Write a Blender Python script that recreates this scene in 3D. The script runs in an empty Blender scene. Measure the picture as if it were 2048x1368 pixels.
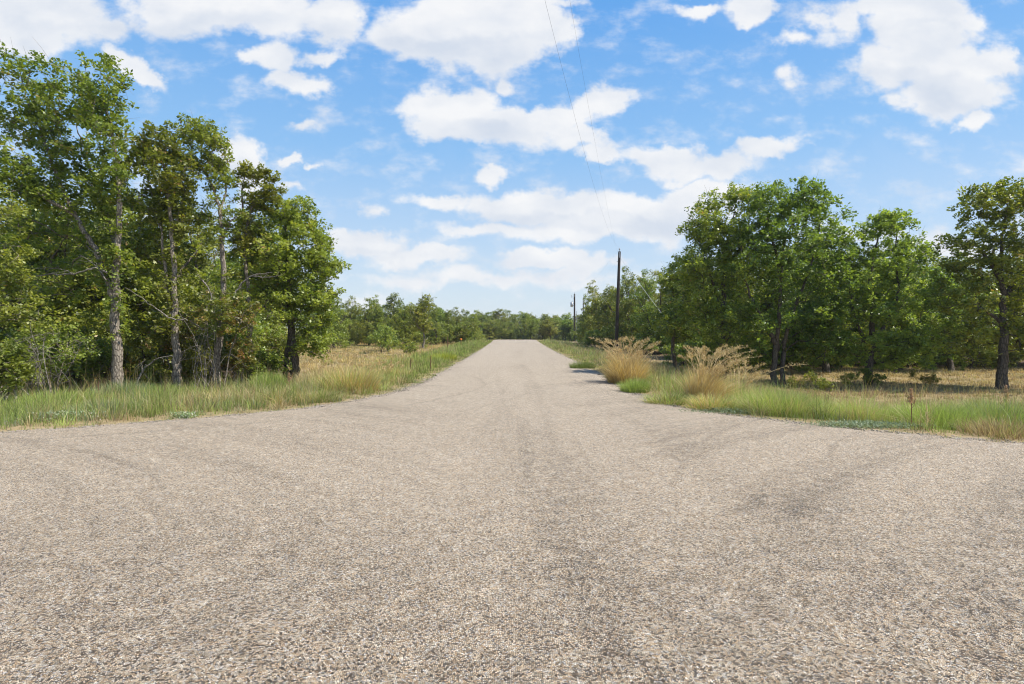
import bpy, math, random
import numpy as np
from mathutils import Vector
R = math.radians
SC = bpy.context.scene
COL = SC.collection
F, CX, HY, CAMZ = 1138.0, 1024.0, 665.0, 1.6      # focal length / centre / horizon in photo pixels, eye height

# ------------------------------------------------------------------ camera
cam_d = bpy.data.cameras.new('camera'); cam = bpy.data.objects.new('camera', cam_d); COL.objects.link(cam)
cam.location = (0, 0, CAMZ); cam.rotation_euler = (R(90), 0, 0)
cam_d.sensor_width = 36; cam_d.lens = 36 * F / 2048; cam_d.shift_y = -(684 - HY) / 2048
cam_d.clip_start = 0.05; cam_d.clip_end = 6000
SC.camera = cam

# ------------------------------------------------------------------ light
SUN_EL, SUN_AZ = 54, 99                             # azimuth clockwise from the viewing direction (+Y)
SKY_STRENGTH = 0.15
vs = SC.view_settings
vs.view_transform = 'Standard'; vs.look = 'None'; vs.gamma = 1; vs.use_curve_mapping = False
vs.exposure = 0.55
SC.cycles.filter_width = 1.1
sl = bpy.data.lights.new('sun', 'SUN'); sl.energy = 4.6; sl.angle = R(0.55); sl.color = (1.0, 0.95, 0.86)
so = bpy.data.objects.new('sun', sl); COL.objects.link(so)
sd = Vector((math.sin(R(SUN_AZ)) * math.cos(R(SUN_EL)), math.cos(R(SUN_AZ)) * math.cos(R(SUN_EL)), math.sin(R(SUN_EL))))
so.rotation_euler = sd.to_track_quat('Z', 'Y').to_euler()
so.location = sd * 50

# clouds: (x, y, rx, ry, rotation, strength) in directions measured on the photograph
CLOUDS = [
 (80,25,190,62,0,1), (30,80,120,45,0,.7), (400,8,210,60,0,1), (560,28,100,58,0,.95), (665,35,85,62,0,1), (215,40,70,40,0,.6),
 (250,108,70,30,-15,.85), (310,138,66,26,-35,.95), (540,118,62,36,0,.9), (640,108,70,20,8,.7), (595,165,85,26,12,.8),
 (930,40,200,80,0,1.1), (1000,92,130,62,0,1.05), (860,75,100,58,0,1), (1000,150,36,34,0,.6), (1070,60,72,70,0,1), (1090,8,110,18,0,.6),
 (915,220,110,62,0,1.15), (1000,250,120,52,-8,1.1), (1110,235,110,34,8,.85), (1205,190,92,36,14,.95), (1150,268,120,30,-10,.95), (1205,298,75,20,0,.85), (960,272,70,34,0,.9),
 (1340,312,100,30,-8,.95), (1410,338,120,32,0,.9), (1535,308,90,24,6,.85), (1400,380,80,22,0,.7),
 (870,408,95,22,0,.75), (1080,415,220,40,0,1), (1270,425,190,48,0,1.1), (1010,462,200,20,0,.7), (1180,465,260,32,0,.85), (1380,420,90,50,0,.9),
 (735,492,100,28,-5,1), (840,517,125,24,0,.95), (1090,522,130,22,0,.9), (1175,532,80,24,0,.85), (1000,556,420,20,0,.55),
 (985,357,48,18,0,.8), (592,308,32,15,0,.8), (480,305,62,46,0,1.05), (500,360,46,50,0,.8), (638,322,20,11,0,.6), (600,238,50,12,0,.5), (605,378,42,14,0,.5), (750,430,34,20,0,.45),
 (1840,45,120,80,0,1.15), (1800,125,120,62,0,1.05), (1900,150,130,72,-12,1.15), (1870,200,90,40,0,.95), (1950,238,44,26,0,.85), (1975,130,66,46,0,.9),
 (1505,12,86,30,0,.95), (1385,10,44,18,0,.7), (1590,92,52,24,0,.6), (1675,50,66,44,30,.65), (1592,145,50,24,0,.5), (1745,12,70,26,0,.7),
 (700,610,260,26,0,.35), (1900,500,160,40,0,.5), (1700,470,160,26,0,.4), (-300,250,220,110,0,1), (2500,330,260,100,0,1), (-650,60,260,120,0,1), (2900,20,300,120,0,1),
]
world = bpy.data.worlds.new('World'); SC.world = world; world.use_nodes = True
def nodes_of(tree):
    n = tree.nodes; n.clear(); return n, tree.links
wn, wl = nodes_of(world.node_tree)
def mth(n, l, op, a, b=None, c=None, clamp=False):
    m = n.new('ShaderNodeMath'); m.operation = op; m.use_clamp = clamp
    for i, v in enumerate((a, b, c)):
        if v is None: continue
        if isinstance(v, (int, float)): m.inputs[i].default_value = v
        else: l.new(v, m.inputs[i])
    return m.outputs[0]
def mixc(n, l, fac, a, b, blend='MIX'):
    m = n.new('ShaderNodeMix'); m.data_type = 'RGBA'; m.blend_type = blend
    for s, v in ((m.inputs[0], fac), (m.inputs[6], a), (m.inputs[7], b)):
        if isinstance(v, (int, float)): s.default_value = v
        elif isinstance(v, (tuple, list)): s.default_value = tuple(v) + ((1,) if len(v) == 3 else ())
        else: l.new(v, s)
    return m.outputs[2]
def ramp(n, l, fac, stops, interp='LINEAR'):
    r = n.new('ShaderNodeValToRGB'); r.color_ramp.interpolation = interp
    while len(r.color_ramp.elements) < len(stops): r.color_ramp.elements.new(.5)
    for e, (p, c) in zip(r.color_ramp.elements, stops): e.position = p; e.color = tuple(c) + (1,)
    if fac is not None: l.new(fac, r.inputs[0])
    return r.outputs[0]
def build_world():
    n, l = wn, wl
    sky = n.new('ShaderNodeTexSky'); sky.sky_type = 'NISHITA'; sky.sun_disc = False
    sky.sun_elevation = R(SUN_EL); sky.sun_rotation = R(SUN_AZ); sky.altitude = 200
    sky.air_density = 1.25; sky.dust_density = 0.6; sky.ozone_density = 2.2
    tc = n.new('ShaderNodeTexCoord'); sep = n.new('ShaderNodeSeparateXYZ'); l.new(tc.outputs['Generated'], sep.inputs[0])
    yy = mth(n, l, 'MAXIMUM', mth(n, l, 'ABSOLUTE', sep.outputs[1]), 0.06)
    u = mth(n, l, 'DIVIDE', sep.outputs[0], yy); v = mth(n, l, 'DIVIDE', sep.outputs[2], yy)
    cmb = n.new('ShaderNodeCombineXYZ'); l.new(u, cmb.inputs[0]); l.new(v, cmb.inputs[1])
    # wobble the lookup so that the cloud edges billow
    nz = n.new('ShaderNodeTexNoise'); nz.inputs['Scale'].default_value = 7; nz.inputs['Detail'].default_value = 5; nz.inputs['Roughness'].default_value = .6
    l.new(cmb.outputs[0], nz.inputs['Vector'])
    vs_ = n.new('ShaderNodeVectorMath'); vs_.operation = 'SUBTRACT'; l.new(nz.outputs['Color'], vs_.inputs[0]); vs_.inputs[1].default_value = (.5, .5, .5)
    vm = n.new('ShaderNodeVectorMath'); vm.operation = 'MULTIPLY_ADD'; l.new(vs_.outputs[0], vm.inputs[0]); vm.inputs[1].default_value = (.19, .11, 0); l.new(cmb.outputs[0], vm.inputs[2])
    acc = None; low = None; LOWT = 1.0
    vse = n.new('ShaderNodeSeparateXYZ'); l.new(vm.outputs[0], vse.inputs[0]); vsep = vse.outputs[1]
    for (px, py, rx, ry, rot, st) in CLOUDS:
        mp = n.new('ShaderNodeMapping'); mp.vector_type = 'TEXTURE'
        mp.inputs['Location'].default_value = ((px - CX) / F, (HY - py) / F, 0)
        mp.inputs['Rotation'].default_value = (0, 0, R(rot))
        mp.inputs['Scale'].default_value = (rx * 1.13 / F, ry * 1.18 / F, 1)
        l.new(vm.outputs[0], mp.inputs['Vector'])
        ln = n.new('ShaderNodeVectorMath'); ln.operation = 'LENGTH'; l.new(mp.outputs[0], ln.inputs[0])
        d = mth(n, l, 'MULTIPLY', mth(n, l, 'SUBTRACT', 1.0, ln.outputs['Value'], clamp=True), st)
        if st >= LOWT and 0 < px < 2048 and py > 0:
            low = 0.0 if low is None else low
            a = (HY - py) / F; b = F / (ry * 1.25)
            low = mth(n, l, 'MULTIPLY_ADD', d, mth(n, l, 'MULTIPLY_ADD', vsep, b, -a * b), low)
        acc = d if acc is None else mth(n, l, 'SMOOTH_MAX', acc, d, 0.12)
    n2 = n.new('ShaderNodeTexNoise'); n2.inputs['Scale'].default_value = 13; n2.inputs['Detail'].default_value = 9; n2.inputs['Roughness'].default_value = .58
    st2 = n.new('ShaderNodeVectorMath'); st2.operation = 'MULTIPLY'; l.new(cmb.outputs[0], st2.inputs[0]); st2.inputs[1].default_value = (1, 1.7, 1)
    l.new(st2.outputs[0], n2.inputs['Vector'])
    dens = mth(n, l, 'ADD', acc, mth(n, l, 'MULTIPLY', mth(n, l, 'SUBTRACT', n2.outputs['Fac'], .5), 1.02))
    mr = n.new('ShaderNodeMapRange'); mr.interpolation_type = 'SMOOTHSTEP'
    mr.inputs['From Min'].default_value = .05; mr.inputs['From Max'].default_value = .46
    l.new(dens, mr.inputs['Value'])
    gate = mth(n, l, 'MULTIPLY', acc, 9, clamp=True)
    n4 = n.new('ShaderNodeTexNoise'); n4.inputs['Scale'].default_value = 3.2; n4.inputs['Detail'].default_value = 7; n4.inputs['Roughness'].default_value = .62; n4.inputs['Distortion'].default_value = .6
    l.new(st2.outputs[0], n4.inputs['Vector'])
    veil = n.new('ShaderNodeMapRange'); veil.interpolation_type = 'SMOOTHSTEP'; veil.inputs['From Min'].default_value = .5; veil.inputs['From Max'].default_value = .78; veil.inputs['To Max'].default_value = .08
    l.new(n4.outputs['Fac'], veil.inputs['Value'])
    alpha = mth(n, l, 'MAXIMUM', mth(n, l, 'MULTIPLY', mth(n, l, 'MULTIPLY', mr.outputs[0], gate), .95), veil.outputs[0])
    # shading inside the clouds
    n3 = n.new('ShaderNodeTexNoise'); n3.inputs['Scale'].default_value = 9; n3.inputs['Detail'].default_value = 6
    sh = n.new('ShaderNodeVectorMath'); sh.operation = 'ADD'; l.new(st2.outputs[0], sh.inputs[0]); sh.inputs[1].default_value = (-.012, -.03, 3.0)
    l.new(sh.outputs[0], n3.inputs['Vector'])
    mr3 = n.new('ShaderNodeMapRange'); mr3.inputs['From Min'].default_value = .34; mr3.inputs['From Max'].default_value = .62; l.new(n3.outputs['Fac'], mr3.inputs['Value'])
    thick = n.new('ShaderNodeMapRange'); thick.inputs['From Min'].default_value = .35; thick.inputs['From Max'].default_value = .9; l.new(dens, thick.inputs['Value'])
    base_ = n.new('ShaderNodeMapRange'); base_.interpolation_type = 'SMOOTHSTEP'; base_.inputs['From Min'].default_value = .02; base_.inputs['From Max'].default_value = -.22; l.new(low, base_.inputs['Value'])
    shade = mth(n, l, 'ADD', mth(n, l, 'MULTIPLY', mth(n, l, 'SUBTRACT', 1.0, mr3.outputs[0]), .6), mth(n, l, 'MULTIPLY', base_.outputs[0], .36), clamp=True)
    K = 1 / (SKY_STRENGTH * 2 ** vs.exposure)
    cc = mixc(n, l, shade, (.96 * K, .96 * K, .965 * K), (.68 * K, .74 * K, .84 * K))
    # the clear sky: physical sky, a little deeper, whitening towards the horizon
    elev = n.new('ShaderNodeMapRange'); elev.inputs['From Min'].default_value = .0; elev.inputs['From Max'].default_value = .42
    elev.inputs['To Min'].default_value = 1; elev.inputs['To Max'].default_value = 0; elev.interpolation_type = 'SMOOTHSTEP'
    l.new(sep.outputs[2], elev.inputs['Value'])
    hsv = n.new('ShaderNodeHueSaturation'); hsv.inputs['Saturation'].default_value = 1.0; hsv.inputs['Value'].default_value = 1.0
    l.new(sky.outputs[0], hsv.inputs['Color'])
    tint = mixc(n, l, 1.0, hsv.outputs[0], (.62, .74, .88), 'MULTIPLY')
    air = ramp(n, l, sep.outputs[2], [(0, (.74, .81, .87)), (.07, (.66, .77, .88)), (.17, (.50, .68, .90)), (.30, (.29, .55, .90)), (.5, (.135, .40, .86)), (1, (.05, .2, .62))])
    airk = mixc(n, l, 1.0, air, (K, K, K), 'MULTIPLY')
    base = mixc(n, l, .88, tint, airk)
    fin = mixc(n, l, alpha, base, cc)
    bg = n.new('ShaderNodeBackground'); bg.inputs['Strength'].default_value = SKY_STRENGTH; l.new(fin, bg.inputs['Color'])
    out = n.new('ShaderNodeOutputWorld'); l.new(bg.outputs[0], out.inputs['Surface'])
build_world()

# ------------------------------------------------------------------ helpers
def tag(o, label=None, cat=None, group=None, kind=None):
    if label: o['label'] = label
    if cat: o['category'] = cat
    if group: o['group'] = group
    if kind: o['kind'] = kind
    return o
def empty(name, loc, rz=0):
    o = bpy.data.objects.new(name, None); COL.objects.link(o); o.location = loc; o.rotation_euler = (0, 0, rz)
    o.empty_display_size = .2
    return o
def mesh_np(name, verts, faces, attrs=None, smooth=False):
    """verts (n,3); faces: list of int arrays of shape (k,3) or (k,4); attrs: {name: (domain, type, data)}"""
    me = bpy.data.meshes.new(name)
    verts = np.asarray(verts, np.float32)
    faces = [np.asarray(f, np.int32) for f in faces if len(f)]
    loops = np.concatenate([f.ravel() for f in faces]) if faces else np.zeros(0, np.int32)
    sizes = np.concatenate([np.full(len(f), f.shape[1], np.int32) for f in faces]) if faces else np.zeros(0, np.int32)
    starts = np.concatenate([[0], np.cumsum(sizes)[:-1]]).astype(np.int32) if len(sizes) else sizes
    me.vertices.add(len(verts)); me.vertices.foreach_set('co', verts.ravel())
    me.loops.add(len(loops)); me.loops.foreach_set('vertex_index', loops)
    me.polygons.add(len(sizes)); me.polygons.foreach_set('loop_start', starts)
    try: me.polygons.foreach_set('loop_total', sizes)
    except Exception: pass
    if smooth: me.polygons.foreach_set('use_smooth', np.ones(len(sizes), bool))
    for k, (dom, typ, data) in (attrs or {}).items():
        a = me.attributes.new(k, typ, dom)
        if typ == 'FLOAT': a.data.foreach_set('value', np.asarray(data, np.float32).ravel())
        else: a.data.foreach_set('color', np.asarray(data, np.float32).ravel())
    me.update(calc_edges=True)
    return me
def link(name, me, mat, parent=None, loc=None):
    o = bpy.data.objects.new(name, me); COL.objects.link(o)
    if mat and not me.materials: me.materials.append(mat)
    if parent: o.parent = parent
    if loc is not None: o.location = loc
    return o
def sm(a, b, x):
    t = np.clip((x - a) / (b - a), 0, 1); return t * t * (3 - 2 * t)
_rn = np.random.default_rng(5)
_PH = _rn.uniform(0, 6.28, (3, 8, 2)); _AN = _rn.uniform(0, 6.28, (3, 8))
def wob(x, y, scale, k=0):
    """cheap smooth 2-D noise, about -1..1"""
    s = 0
    for i in range(8):
        a = _AN[k, i]; f = (1 + .45 * i) / scale
        s = s + np.sin((x * math.cos(a) + y * math.sin(a)) * f * 6.28 + _PH[k, i, 0]) / (1 + .35 * i)
    return s / 2.6

# ------------------------------------------------------------------ lie of the land
LE = np.array([(9.9-4,-46),(6.3,-30),(7.4,-16),(8.3,-11),(9.1,-8.19),(9.62,-7.3),(10.2,-6.5),(11.0,-5.4),(11.9,-4.43),(13.2,-3.76),(15.2,-3.12),(18.2,-2.85),(25.6,-2.82),(45,-2.78),(82,-2.8),(400,-2.8)])
RE = np.array([(3.0,46),(4.6,26),(6.1,14),(7.1,10),(8.24,7.4),(9.06,6.18),(10.06,5.09),(11.2,4.18),(12.5,3.6),(14,3.3),(17,3.18),(25,3.5),(45,3.5),(82,3.66),(400,3.66)])
def leftx(y): return np.interp(y, LE[:,0], LE[:,1])
def rightx(y): return np.interp(y, RE[:,0], RE[:,1])
_ys = np.concatenate([np.linspace(3, 20, 260), np.linspace(20.5, 120, 200)])
EP = np.concatenate([np.stack([leftx(_ys), _ys], 1), np.stack([rightx(_ys), _ys], 1)])
def edge_dist(x, y):
    """positive outside the road, negative on it"""
    x = np.atleast_1d(np.asarray(x, float)); y = np.atleast_1d(np.asarray(y, float))
    out = np.empty(x.shape); xf, yf, of = x.ravel(), y.ravel(), out.reshape(-1)
    for i in range(0, len(xf), 4000):
        dx = xf[i:i+4000, None] - EP[None, :, 0]; dy = yf[i:i+4000, None] - EP[None, :, 1]
        of[i:i+4000] = np.sqrt((dx * dx + dy * dy).min(1))
    far = yf > 118
    inside = (xf > leftx(yf)) & (xf < rightx(yf)) | (yf < 3)
    of[far] = np.minimum(np.abs(xf[far] - leftx(yf[far])), np.abs(xf[far] - rightx(yf[far])))
    of[inside] *= -1
    return out
def zroad(y):
    y = np.asarray(y, float)
    a = .375 * np.clip((y - 20) / 62, 0, 1) ** 2
    t = np.clip(y - 82, 0, 400)
    b = np.where(t < 25, .012 * t - .0008 * t * t, .012 * 25 - .0008 * 625 - .03 * np.minimum(t - 25, 55))
    return a + np.where(t > 0, b, 0)
def gz(x, y, e=None):
    x = np.atleast_1d(np.asarray(x, float)); y = np.atleast_1d(np.asarray(y, float))
    if e is None: e = edge_dist(x, y)
    side = np.where(x > 0, .36, .16)
    dr = side * sm(.4, 4.5, e) + .03 * (e < 0)
    und = .05 * wob(x, y, 14) * sm(1, 6, e) + .02 * wob(x, y, 2.4, 1) * sm(.2, 1.5, e)
    return zroad(y) - dr + und - .012
def g1(x, y): return float(gz(x, y)[0])
def gx(px, d): return (px - CX) / F * d
def zpix(py, d): return CAMZ + (HY - py) / F * d
def gp(px, d):
    x = gx(px, d); return (x, d, g1(x, d))

# ------------------------------------------------------------------ materials
def new_mat(name):
    m = bpy.data.materials.new(name); m.use_nodes = True
    n, l = nodes_of(m.node_tree); return m, n, l
def noise(n, l, vec, scale, detail=4, rough=.55, dist=0):
    t = n.new('ShaderNodeTexNoise'); t.inputs['Scale'].default_value = scale; t.inputs['Detail'].default_value = detail
    t.inputs['Roughness'].default_value = rough; t.inputs['Distortion'].default_value = dist
    if vec is not None: l.new(vec, t.inputs['Vector'])
    return t.outputs['Fac']
def mrange(n, l, v, a, b, c=0, d=1):
    m = n.new('ShaderNodeMapRange'); m.interpolation_type = 'SMOOTHSTEP'
    for k, q in (('From Min', a), ('From Max', b), ('To Min', c), ('To Max', d)): m.inputs[k].default_value = q
    l.new(v, m.inputs['Value']); return m.outputs[0]
def mapping(n, l, vec, scale=(1,1,1), rot=(0,0,0), loc=(0,0,0)):
    m = n.new('ShaderNodeMapping'); m.inputs['Scale'].default_value = scale; m.inputs['Rotation'].default_value = rot; m.inputs['Location'].default_value = loc
    l.new(vec, m.inputs['Vector']); return m.outputs[0]
def leaf_mat(name, stops, trans=.4, rough=.4, jitter=.16):
    m, n, l = new_mat(name)
    at = n.new('ShaderNodeAttribute'); at.attribute_name = 'tint'
    c = ramp(n, l, at.outputs['Fac'], stops)
    oi = n.new('ShaderNodeObjectInfo')
    hs = n.new('ShaderNodeHueSaturation')
    l.new(mrange(n, l, oi.outputs['Random'], 0, 1, .485, .512), hs.inputs['Hue'])
    l.new(mrange(n, l, mth(n, l, 'FRACT', mth(n, l, 'MULTIPLY', oi.outputs['Random'], 7.31)), 0, 1, 1 - jitter, 1 + jitter), hs.inputs['Value'])
    l.new(c, hs.inputs['Color'])
    p = n.new('ShaderNodeBsdfPrincipled'); p.inputs['Roughness'].default_value = rough; p.inputs['Specular IOR Level'].default_value = .38
    l.new(hs.outputs[0], p.inputs['Base Color'])
    tr = n.new('ShaderNodeBsdfTranslucent')
    tc = mixc(n, l, 1.0, hs.outputs[0], (1.45, 1.5, .55), 'MULTIPLY'); l.new(tc, tr.inputs['Color'])
    mx = n.new('ShaderNodeMixShader'); mx.inputs[0].default_value = trans
    l.new(p.outputs[0], mx.inputs[1]); l.new(tr.outputs[0], mx.inputs[2])
    o = n.new('ShaderNodeOutputMaterial'); l.new(mx.outputs[0], o.inputs['Surface'])
    return m
M = {}
M['leaf'] = leaf_mat('oak_leaf', [(0, (.095, .135, .028)), (.45, (.22, .262, .05)), (.8, (.33, .36, .075)), (.95, (.34, .32, .09)), (1, (.36, .24, .09))])
M['leaf_olive'] = leaf_mat('oak_leaf_olive', [(0, (.125, .145, .03)), (.5, (.235, .255, .05)), (.85, (.34, .34, .08)), (1, (.36, .24, .09))])
M['leaf_fresh'] = leaf_mat('oak_leaf_fresh', [(0, (.11, .155, .036)), (.5, (.215, .28, .06)), (.9, (.33, .38, .085)), (1, (.33, .33, .09))], trans=.44)
M['leaf_rust'] = leaf_mat('oak_leaf_rusty', [(0, (.09, .115, .026)), (.5, (.19, .19, .042)), (.72, (.27, .17, .06)), (1, (.33, .16, .08))])
M['leaf_grey'] = leaf_mat('grey_green_leaf', [(0, (.13, .16, .08)), (.5, (.23, .27, .13)), (1, (.34, .36, .2))])
def blade_mat(name, trans=.3, rough=.55):
    m, n, l = new_mat(name)
    at = n.new('ShaderNodeAttribute'); at.attribute_name = 'col'
    p = n.new('ShaderNodeBsdfPrincipled'); p.inputs['Roughness'].default_value = rough; p.inputs['Specular IOR Level'].default_value = .25
    l.new(at.outputs['Color'], p.inputs['Base Color'])
    tr = n.new('ShaderNodeBsdfTranslucent'); l.new(mixc(n, l, 1.0, at.outputs['Color'], (1.2, 1.2, .8), 'MULTIPLY'), tr.inputs['Color'])
    mx = n.new('ShaderNodeMixShader'); mx.inputs[0].default_value = trans
    l.new(p.outputs[0], mx.inputs[1]); l.new(tr.outputs[0], mx.inputs[2])
    o = n.new('ShaderNodeOutputMaterial'); l.new(mx.outputs[0], o.inputs['Surface'])
    return m
M['blade'] = blade_mat('grass_blade')
def simple_out(n, l, col, rough=.8, bump=None, bstr=.5, bdist=.01, spec=.3, metal=0):
    p = n.new('ShaderNodeBsdfPrincipled'); p.inputs['Specular IOR Level'].default_value = spec; p.inputs['Metallic'].default_value = metal
    if isinstance(rough, (int, float)): p.inputs['Roughness'].default_value = rough
    else: l.new(rough, p.inputs['Roughness'])
    if isinstance(col, tuple): p.inputs['Base Color'].default_value = col + (1,)
    else: l.new(col, p.inputs['Base Color'])
    if bump is not None:
        b = n.new('ShaderNodeBump'); b.inputs['Strength'].default_value = bstr; b.inputs['Distance'].default_value = bdist
        l.new(bump, b.inputs['Height']); l.new(b.outputs[0], p.inputs['Normal'])
    o = n.new('ShaderNodeOutputMaterial'); l.new(p.outputs[0], o.inputs['Surface'])
def bark(name, dark, light):
    m, n, l = new_mat(name)
    tc = n.new('ShaderNodeTexCoord'); v = mapping(n, l, tc.outputs['Object'], (1, 1, .28))
    a = noise(n, l, v, 38, 6, .65, .6); b = noise(n, l, tc.outputs['Object'], 3.0, 4)
    vo = n.new('ShaderNodeTexVoronoi'); vo.feature = 'DISTANCE_TO_EDGE'; vo.inputs['Scale'].default_value = 22; l.new(v, vo.inputs['Vector'])
    cr = mrange(n, l, vo.outputs['Distance'], 0, .18)
    f = mth(n, l, 'MULTIPLY', mth(n, l, 'ADD', mth(n, l, 'MULTIPLY', a, .8), mth(n, l, 'MULTIPLY', b, .35)), mth(n, l, 'ADD', mth(n, l, 'MULTIPLY', cr, .5), .5))
    c = ramp(n, l, f, [(.2, dark), (.7, light)])
    simple_out(n, l, c, .9, mth(n, l, 'ADD', mth(n, l, 'MULTIPLY', cr, .6), a), .9, .02, .15)
    return m
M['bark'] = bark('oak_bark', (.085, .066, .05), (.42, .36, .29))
M['bark_dark'] = bark('shaded_oak_bark', (.04, .032, .024), (.2, .165, .13))  # darker copy of the oak bark, shade on the trunks put into its colour
M['dead'] = bark('dead_wood', (.11, .095, .08), (.36, .32, .27))

def road_mat():
    m, n, l = new_mat('chip_seal')
    tc = n.new('ShaderNodeTexCoord'); P = tc.outputs['Object']
    Pd = n.new('ShaderNodeVectorMath'); Pd.operation = 'MULTIPLY_ADD'
    nn = n.new('ShaderNodeTexNoise'); nn.inputs['Scale'].default_value = 60; nn.inputs['Detail'].default_value = 2; l.new(P, nn.inputs['Vector'])
    l.new(nn.outputs['Color'], Pd.inputs[0]); Pd.inputs[1].default_value = (.005, .005, 0); l.new(P, Pd.inputs[2])
    vo = n.new('ShaderNodeTexVoronoi'); vo.inputs['Scale'].default_value = 104; vo.inputs['Randomness'].default_value = .95; vo.voronoi_dimensions = '2D'; l.new(Pd.outputs[0], vo.inputs['Vector'])
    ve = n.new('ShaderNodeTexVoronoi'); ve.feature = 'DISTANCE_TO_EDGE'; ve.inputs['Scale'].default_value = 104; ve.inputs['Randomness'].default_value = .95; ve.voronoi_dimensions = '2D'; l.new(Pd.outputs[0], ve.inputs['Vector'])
    sc = n.new('ShaderNodeSeparateColor'); l.new(vo.outputs['Color'], sc.inputs[0])
    stone = ramp(n, l, sc.outputs[0], [(0, (.045, .04, .036)), (.06, (.13, .115, .10)), (.14, (.36, .23, .12)), (.3, (.62, .465, .295)), (.45, (.74, .61, .445)), (.6, (.60, .525, .41)), (.74, (.50, .32, .17)), (.88, (.88, .81, .69)), (1, (.36, .36, .37))])
    # wear: bitumen shows through in swept arcs and broad patches
    big = noise(n, l, P, .17, 4, .6, .8)
    wv = n.new('ShaderNodeVectorMath'); wv.operation = 'DISTANCE'; l.new(P, wv.inputs[0]); wv.inputs[1].default_value = (-13, -4, 0)
    wv2 = n.new('ShaderNodeVectorMath'); wv2.operation = 'DISTANCE'; l.new(P, wv2.inputs[0]); wv2.inputs[1].default_value = (14, -5, 0)
    sep = n.new('ShaderNodeSeparateXYZ'); l.new(P, sep.inputs[0])
    def arcs(dist, off, a=1.3, b=.1):
        cb = n.new('ShaderNodeCombineXYZ'); l.new(mth(n, l, 'MULTIPLY', dist, a), cb.inputs[0]); l.new(mth(n, l, 'MULTIPLY', sep.outputs[1], b), cb.inputs[1]); cb.inputs[2].default_value = off
        return noise(n, l, cb.outputs[0], 1.0, 7, .68)
    a1 = mrange(n, l, arcs(wv.outputs['Value'], 0), .42, .70); a2 = mrange(n, l, arcs(wv2.outputs['Value'], 4), .42, .70)
    lft = mrange(n, l, sep.outputs[0], -4.5, .5, 1, 0); rgt = mrange(n, l, sep.outputs[0], .2, 3.4, 0, 1)
    a3 = mrange(n, l, arcs(sep.outputs[0], 9, 1.0, .07), .44, .72)
    mid = mth(n, l, 'MULTIPLY', mrange(n, l, sep.outputs[0], -2.0, .4, 0, .8), mrange(n, l, sep.outputs[0], 1.6, 3.6, 1, 0))
    wear = mth(n, l, 'ADD', mth(n, l, 'ADD', mth(n, l, 'MULTIPLY', a1, lft), mth(n, l, 'MULTIPLY', a2, rgt)), mth(n, l, 'MULTIPLY', a3, mid), clamp=True)
    wear = mth(n, l, 'MULTIPLY', wear, mrange(n, l, big, .3, .62, .12, .62))
    wear = mth(n, l, 'ADD', wear, mrange(n, l, sep.outputs[1], 2.2, 7.0, .34, 0), clamp=True)
    wear = mth(n, l, 'MULTIPLY', wear, mrange(n, l, sep.outputs[1], 14, 40, .85, .35))
    # thin paired tyre curves sweeping out of the side road
    def tyre(cx, cy, rad, w, amt, y0, y1):
        dd = n.new('ShaderNodeVectorMath'); dd.operation = 'DISTANCE'; l.new(P, dd.inputs[0]); dd.inputs[1].default_value = (cx, cy, 0)
        wbl = mth(n, l, 'MULTIPLY', mth(n, l, 'SUBTRACT', noise(n, l, P, .5, 2, .5), .5), .35)
        q_ = mth(n, l, 'ABSOLUTE', mth(n, l, 'SUBTRACT', mth(n, l, 'ADD', dd.outputs['Value'], wbl), rad))
        return mth(n, l, 'MULTIPLY', mrange(n, l, q_, 0, w, amt * .42, 0), mth(n, l, 'MULTIPLY', mrange(n, l, sep.outputs[1], y0, y0 + 1.5, 0, 1), mrange(n, l, sep.outputs[1], y1 - 5, y1, 1, 0)))
    for t_ in ((11.5, 3.0, 10.2, .10, .7, 5.2, 14), (11.5, 3.0, 8.55, .09, .45, 5.2, 13), (-10.5, 17.5, 9.6, .12, .55, 6.5, 24), (-10.5, 17.5, 11.2, .10, .4, 6.0, 24), (9.0, 44, 8.6, .12, .5, 34, 52), (-6.5, 30, 7.2, .10, .5, 22, 40)):
        wear = mth(n, l, 'MAXIMUM', wear, tyre(*t_))
    fine = noise(n, l, P, 5, 6, .75)
    wearf = mth(n, l, 'MULTIPLY', wear, mrange(n, l, fine, .34, .62, .25, 1.2))
    gap = mth(n, l, 'ADD', .085, mth(n, l, 'MULTIPLY', wearf, .24))  # dark gaps: bitumen, with the shade between the chips painted in
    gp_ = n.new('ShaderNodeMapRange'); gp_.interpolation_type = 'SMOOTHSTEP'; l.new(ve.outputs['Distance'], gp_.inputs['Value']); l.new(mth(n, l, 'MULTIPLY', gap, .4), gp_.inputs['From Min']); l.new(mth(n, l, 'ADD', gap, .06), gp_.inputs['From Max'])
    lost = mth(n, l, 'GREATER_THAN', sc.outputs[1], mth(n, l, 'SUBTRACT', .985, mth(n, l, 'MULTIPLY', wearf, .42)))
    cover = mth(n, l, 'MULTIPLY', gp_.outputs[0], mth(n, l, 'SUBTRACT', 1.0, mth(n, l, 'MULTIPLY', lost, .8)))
    v3 = n.new('ShaderNodeTexVoronoi'); v3.voronoi_dimensions = '2D'; v3.inputs['Scale'].default_value = 64; l.new(P, v3.inputs['Vector'])
    s3 = n.new('ShaderNodeSeparateColor'); l.new(v3.outputs['Color'], s3.inputs[0])
    grain = mth(n, l, 'MULTIPLY', mrange(n, l, noise(n, l, P, 34, 3, .8), .3, .7, .6, 1.16), mrange(n, l, noise(n, l, P, 7, 5, .75), .3, .7, .86, 1.12))
    salt = mrange(n, l, s3.outputs[0], 0, .45, .5, 1.06)
    grain = mth(n, l, 'MULTIPLY', grain, mixc(n, l, mrange(n, l, sep.outputs[1], 3.5, 9, .25, .85), (1, 1, 1), salt))
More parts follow.
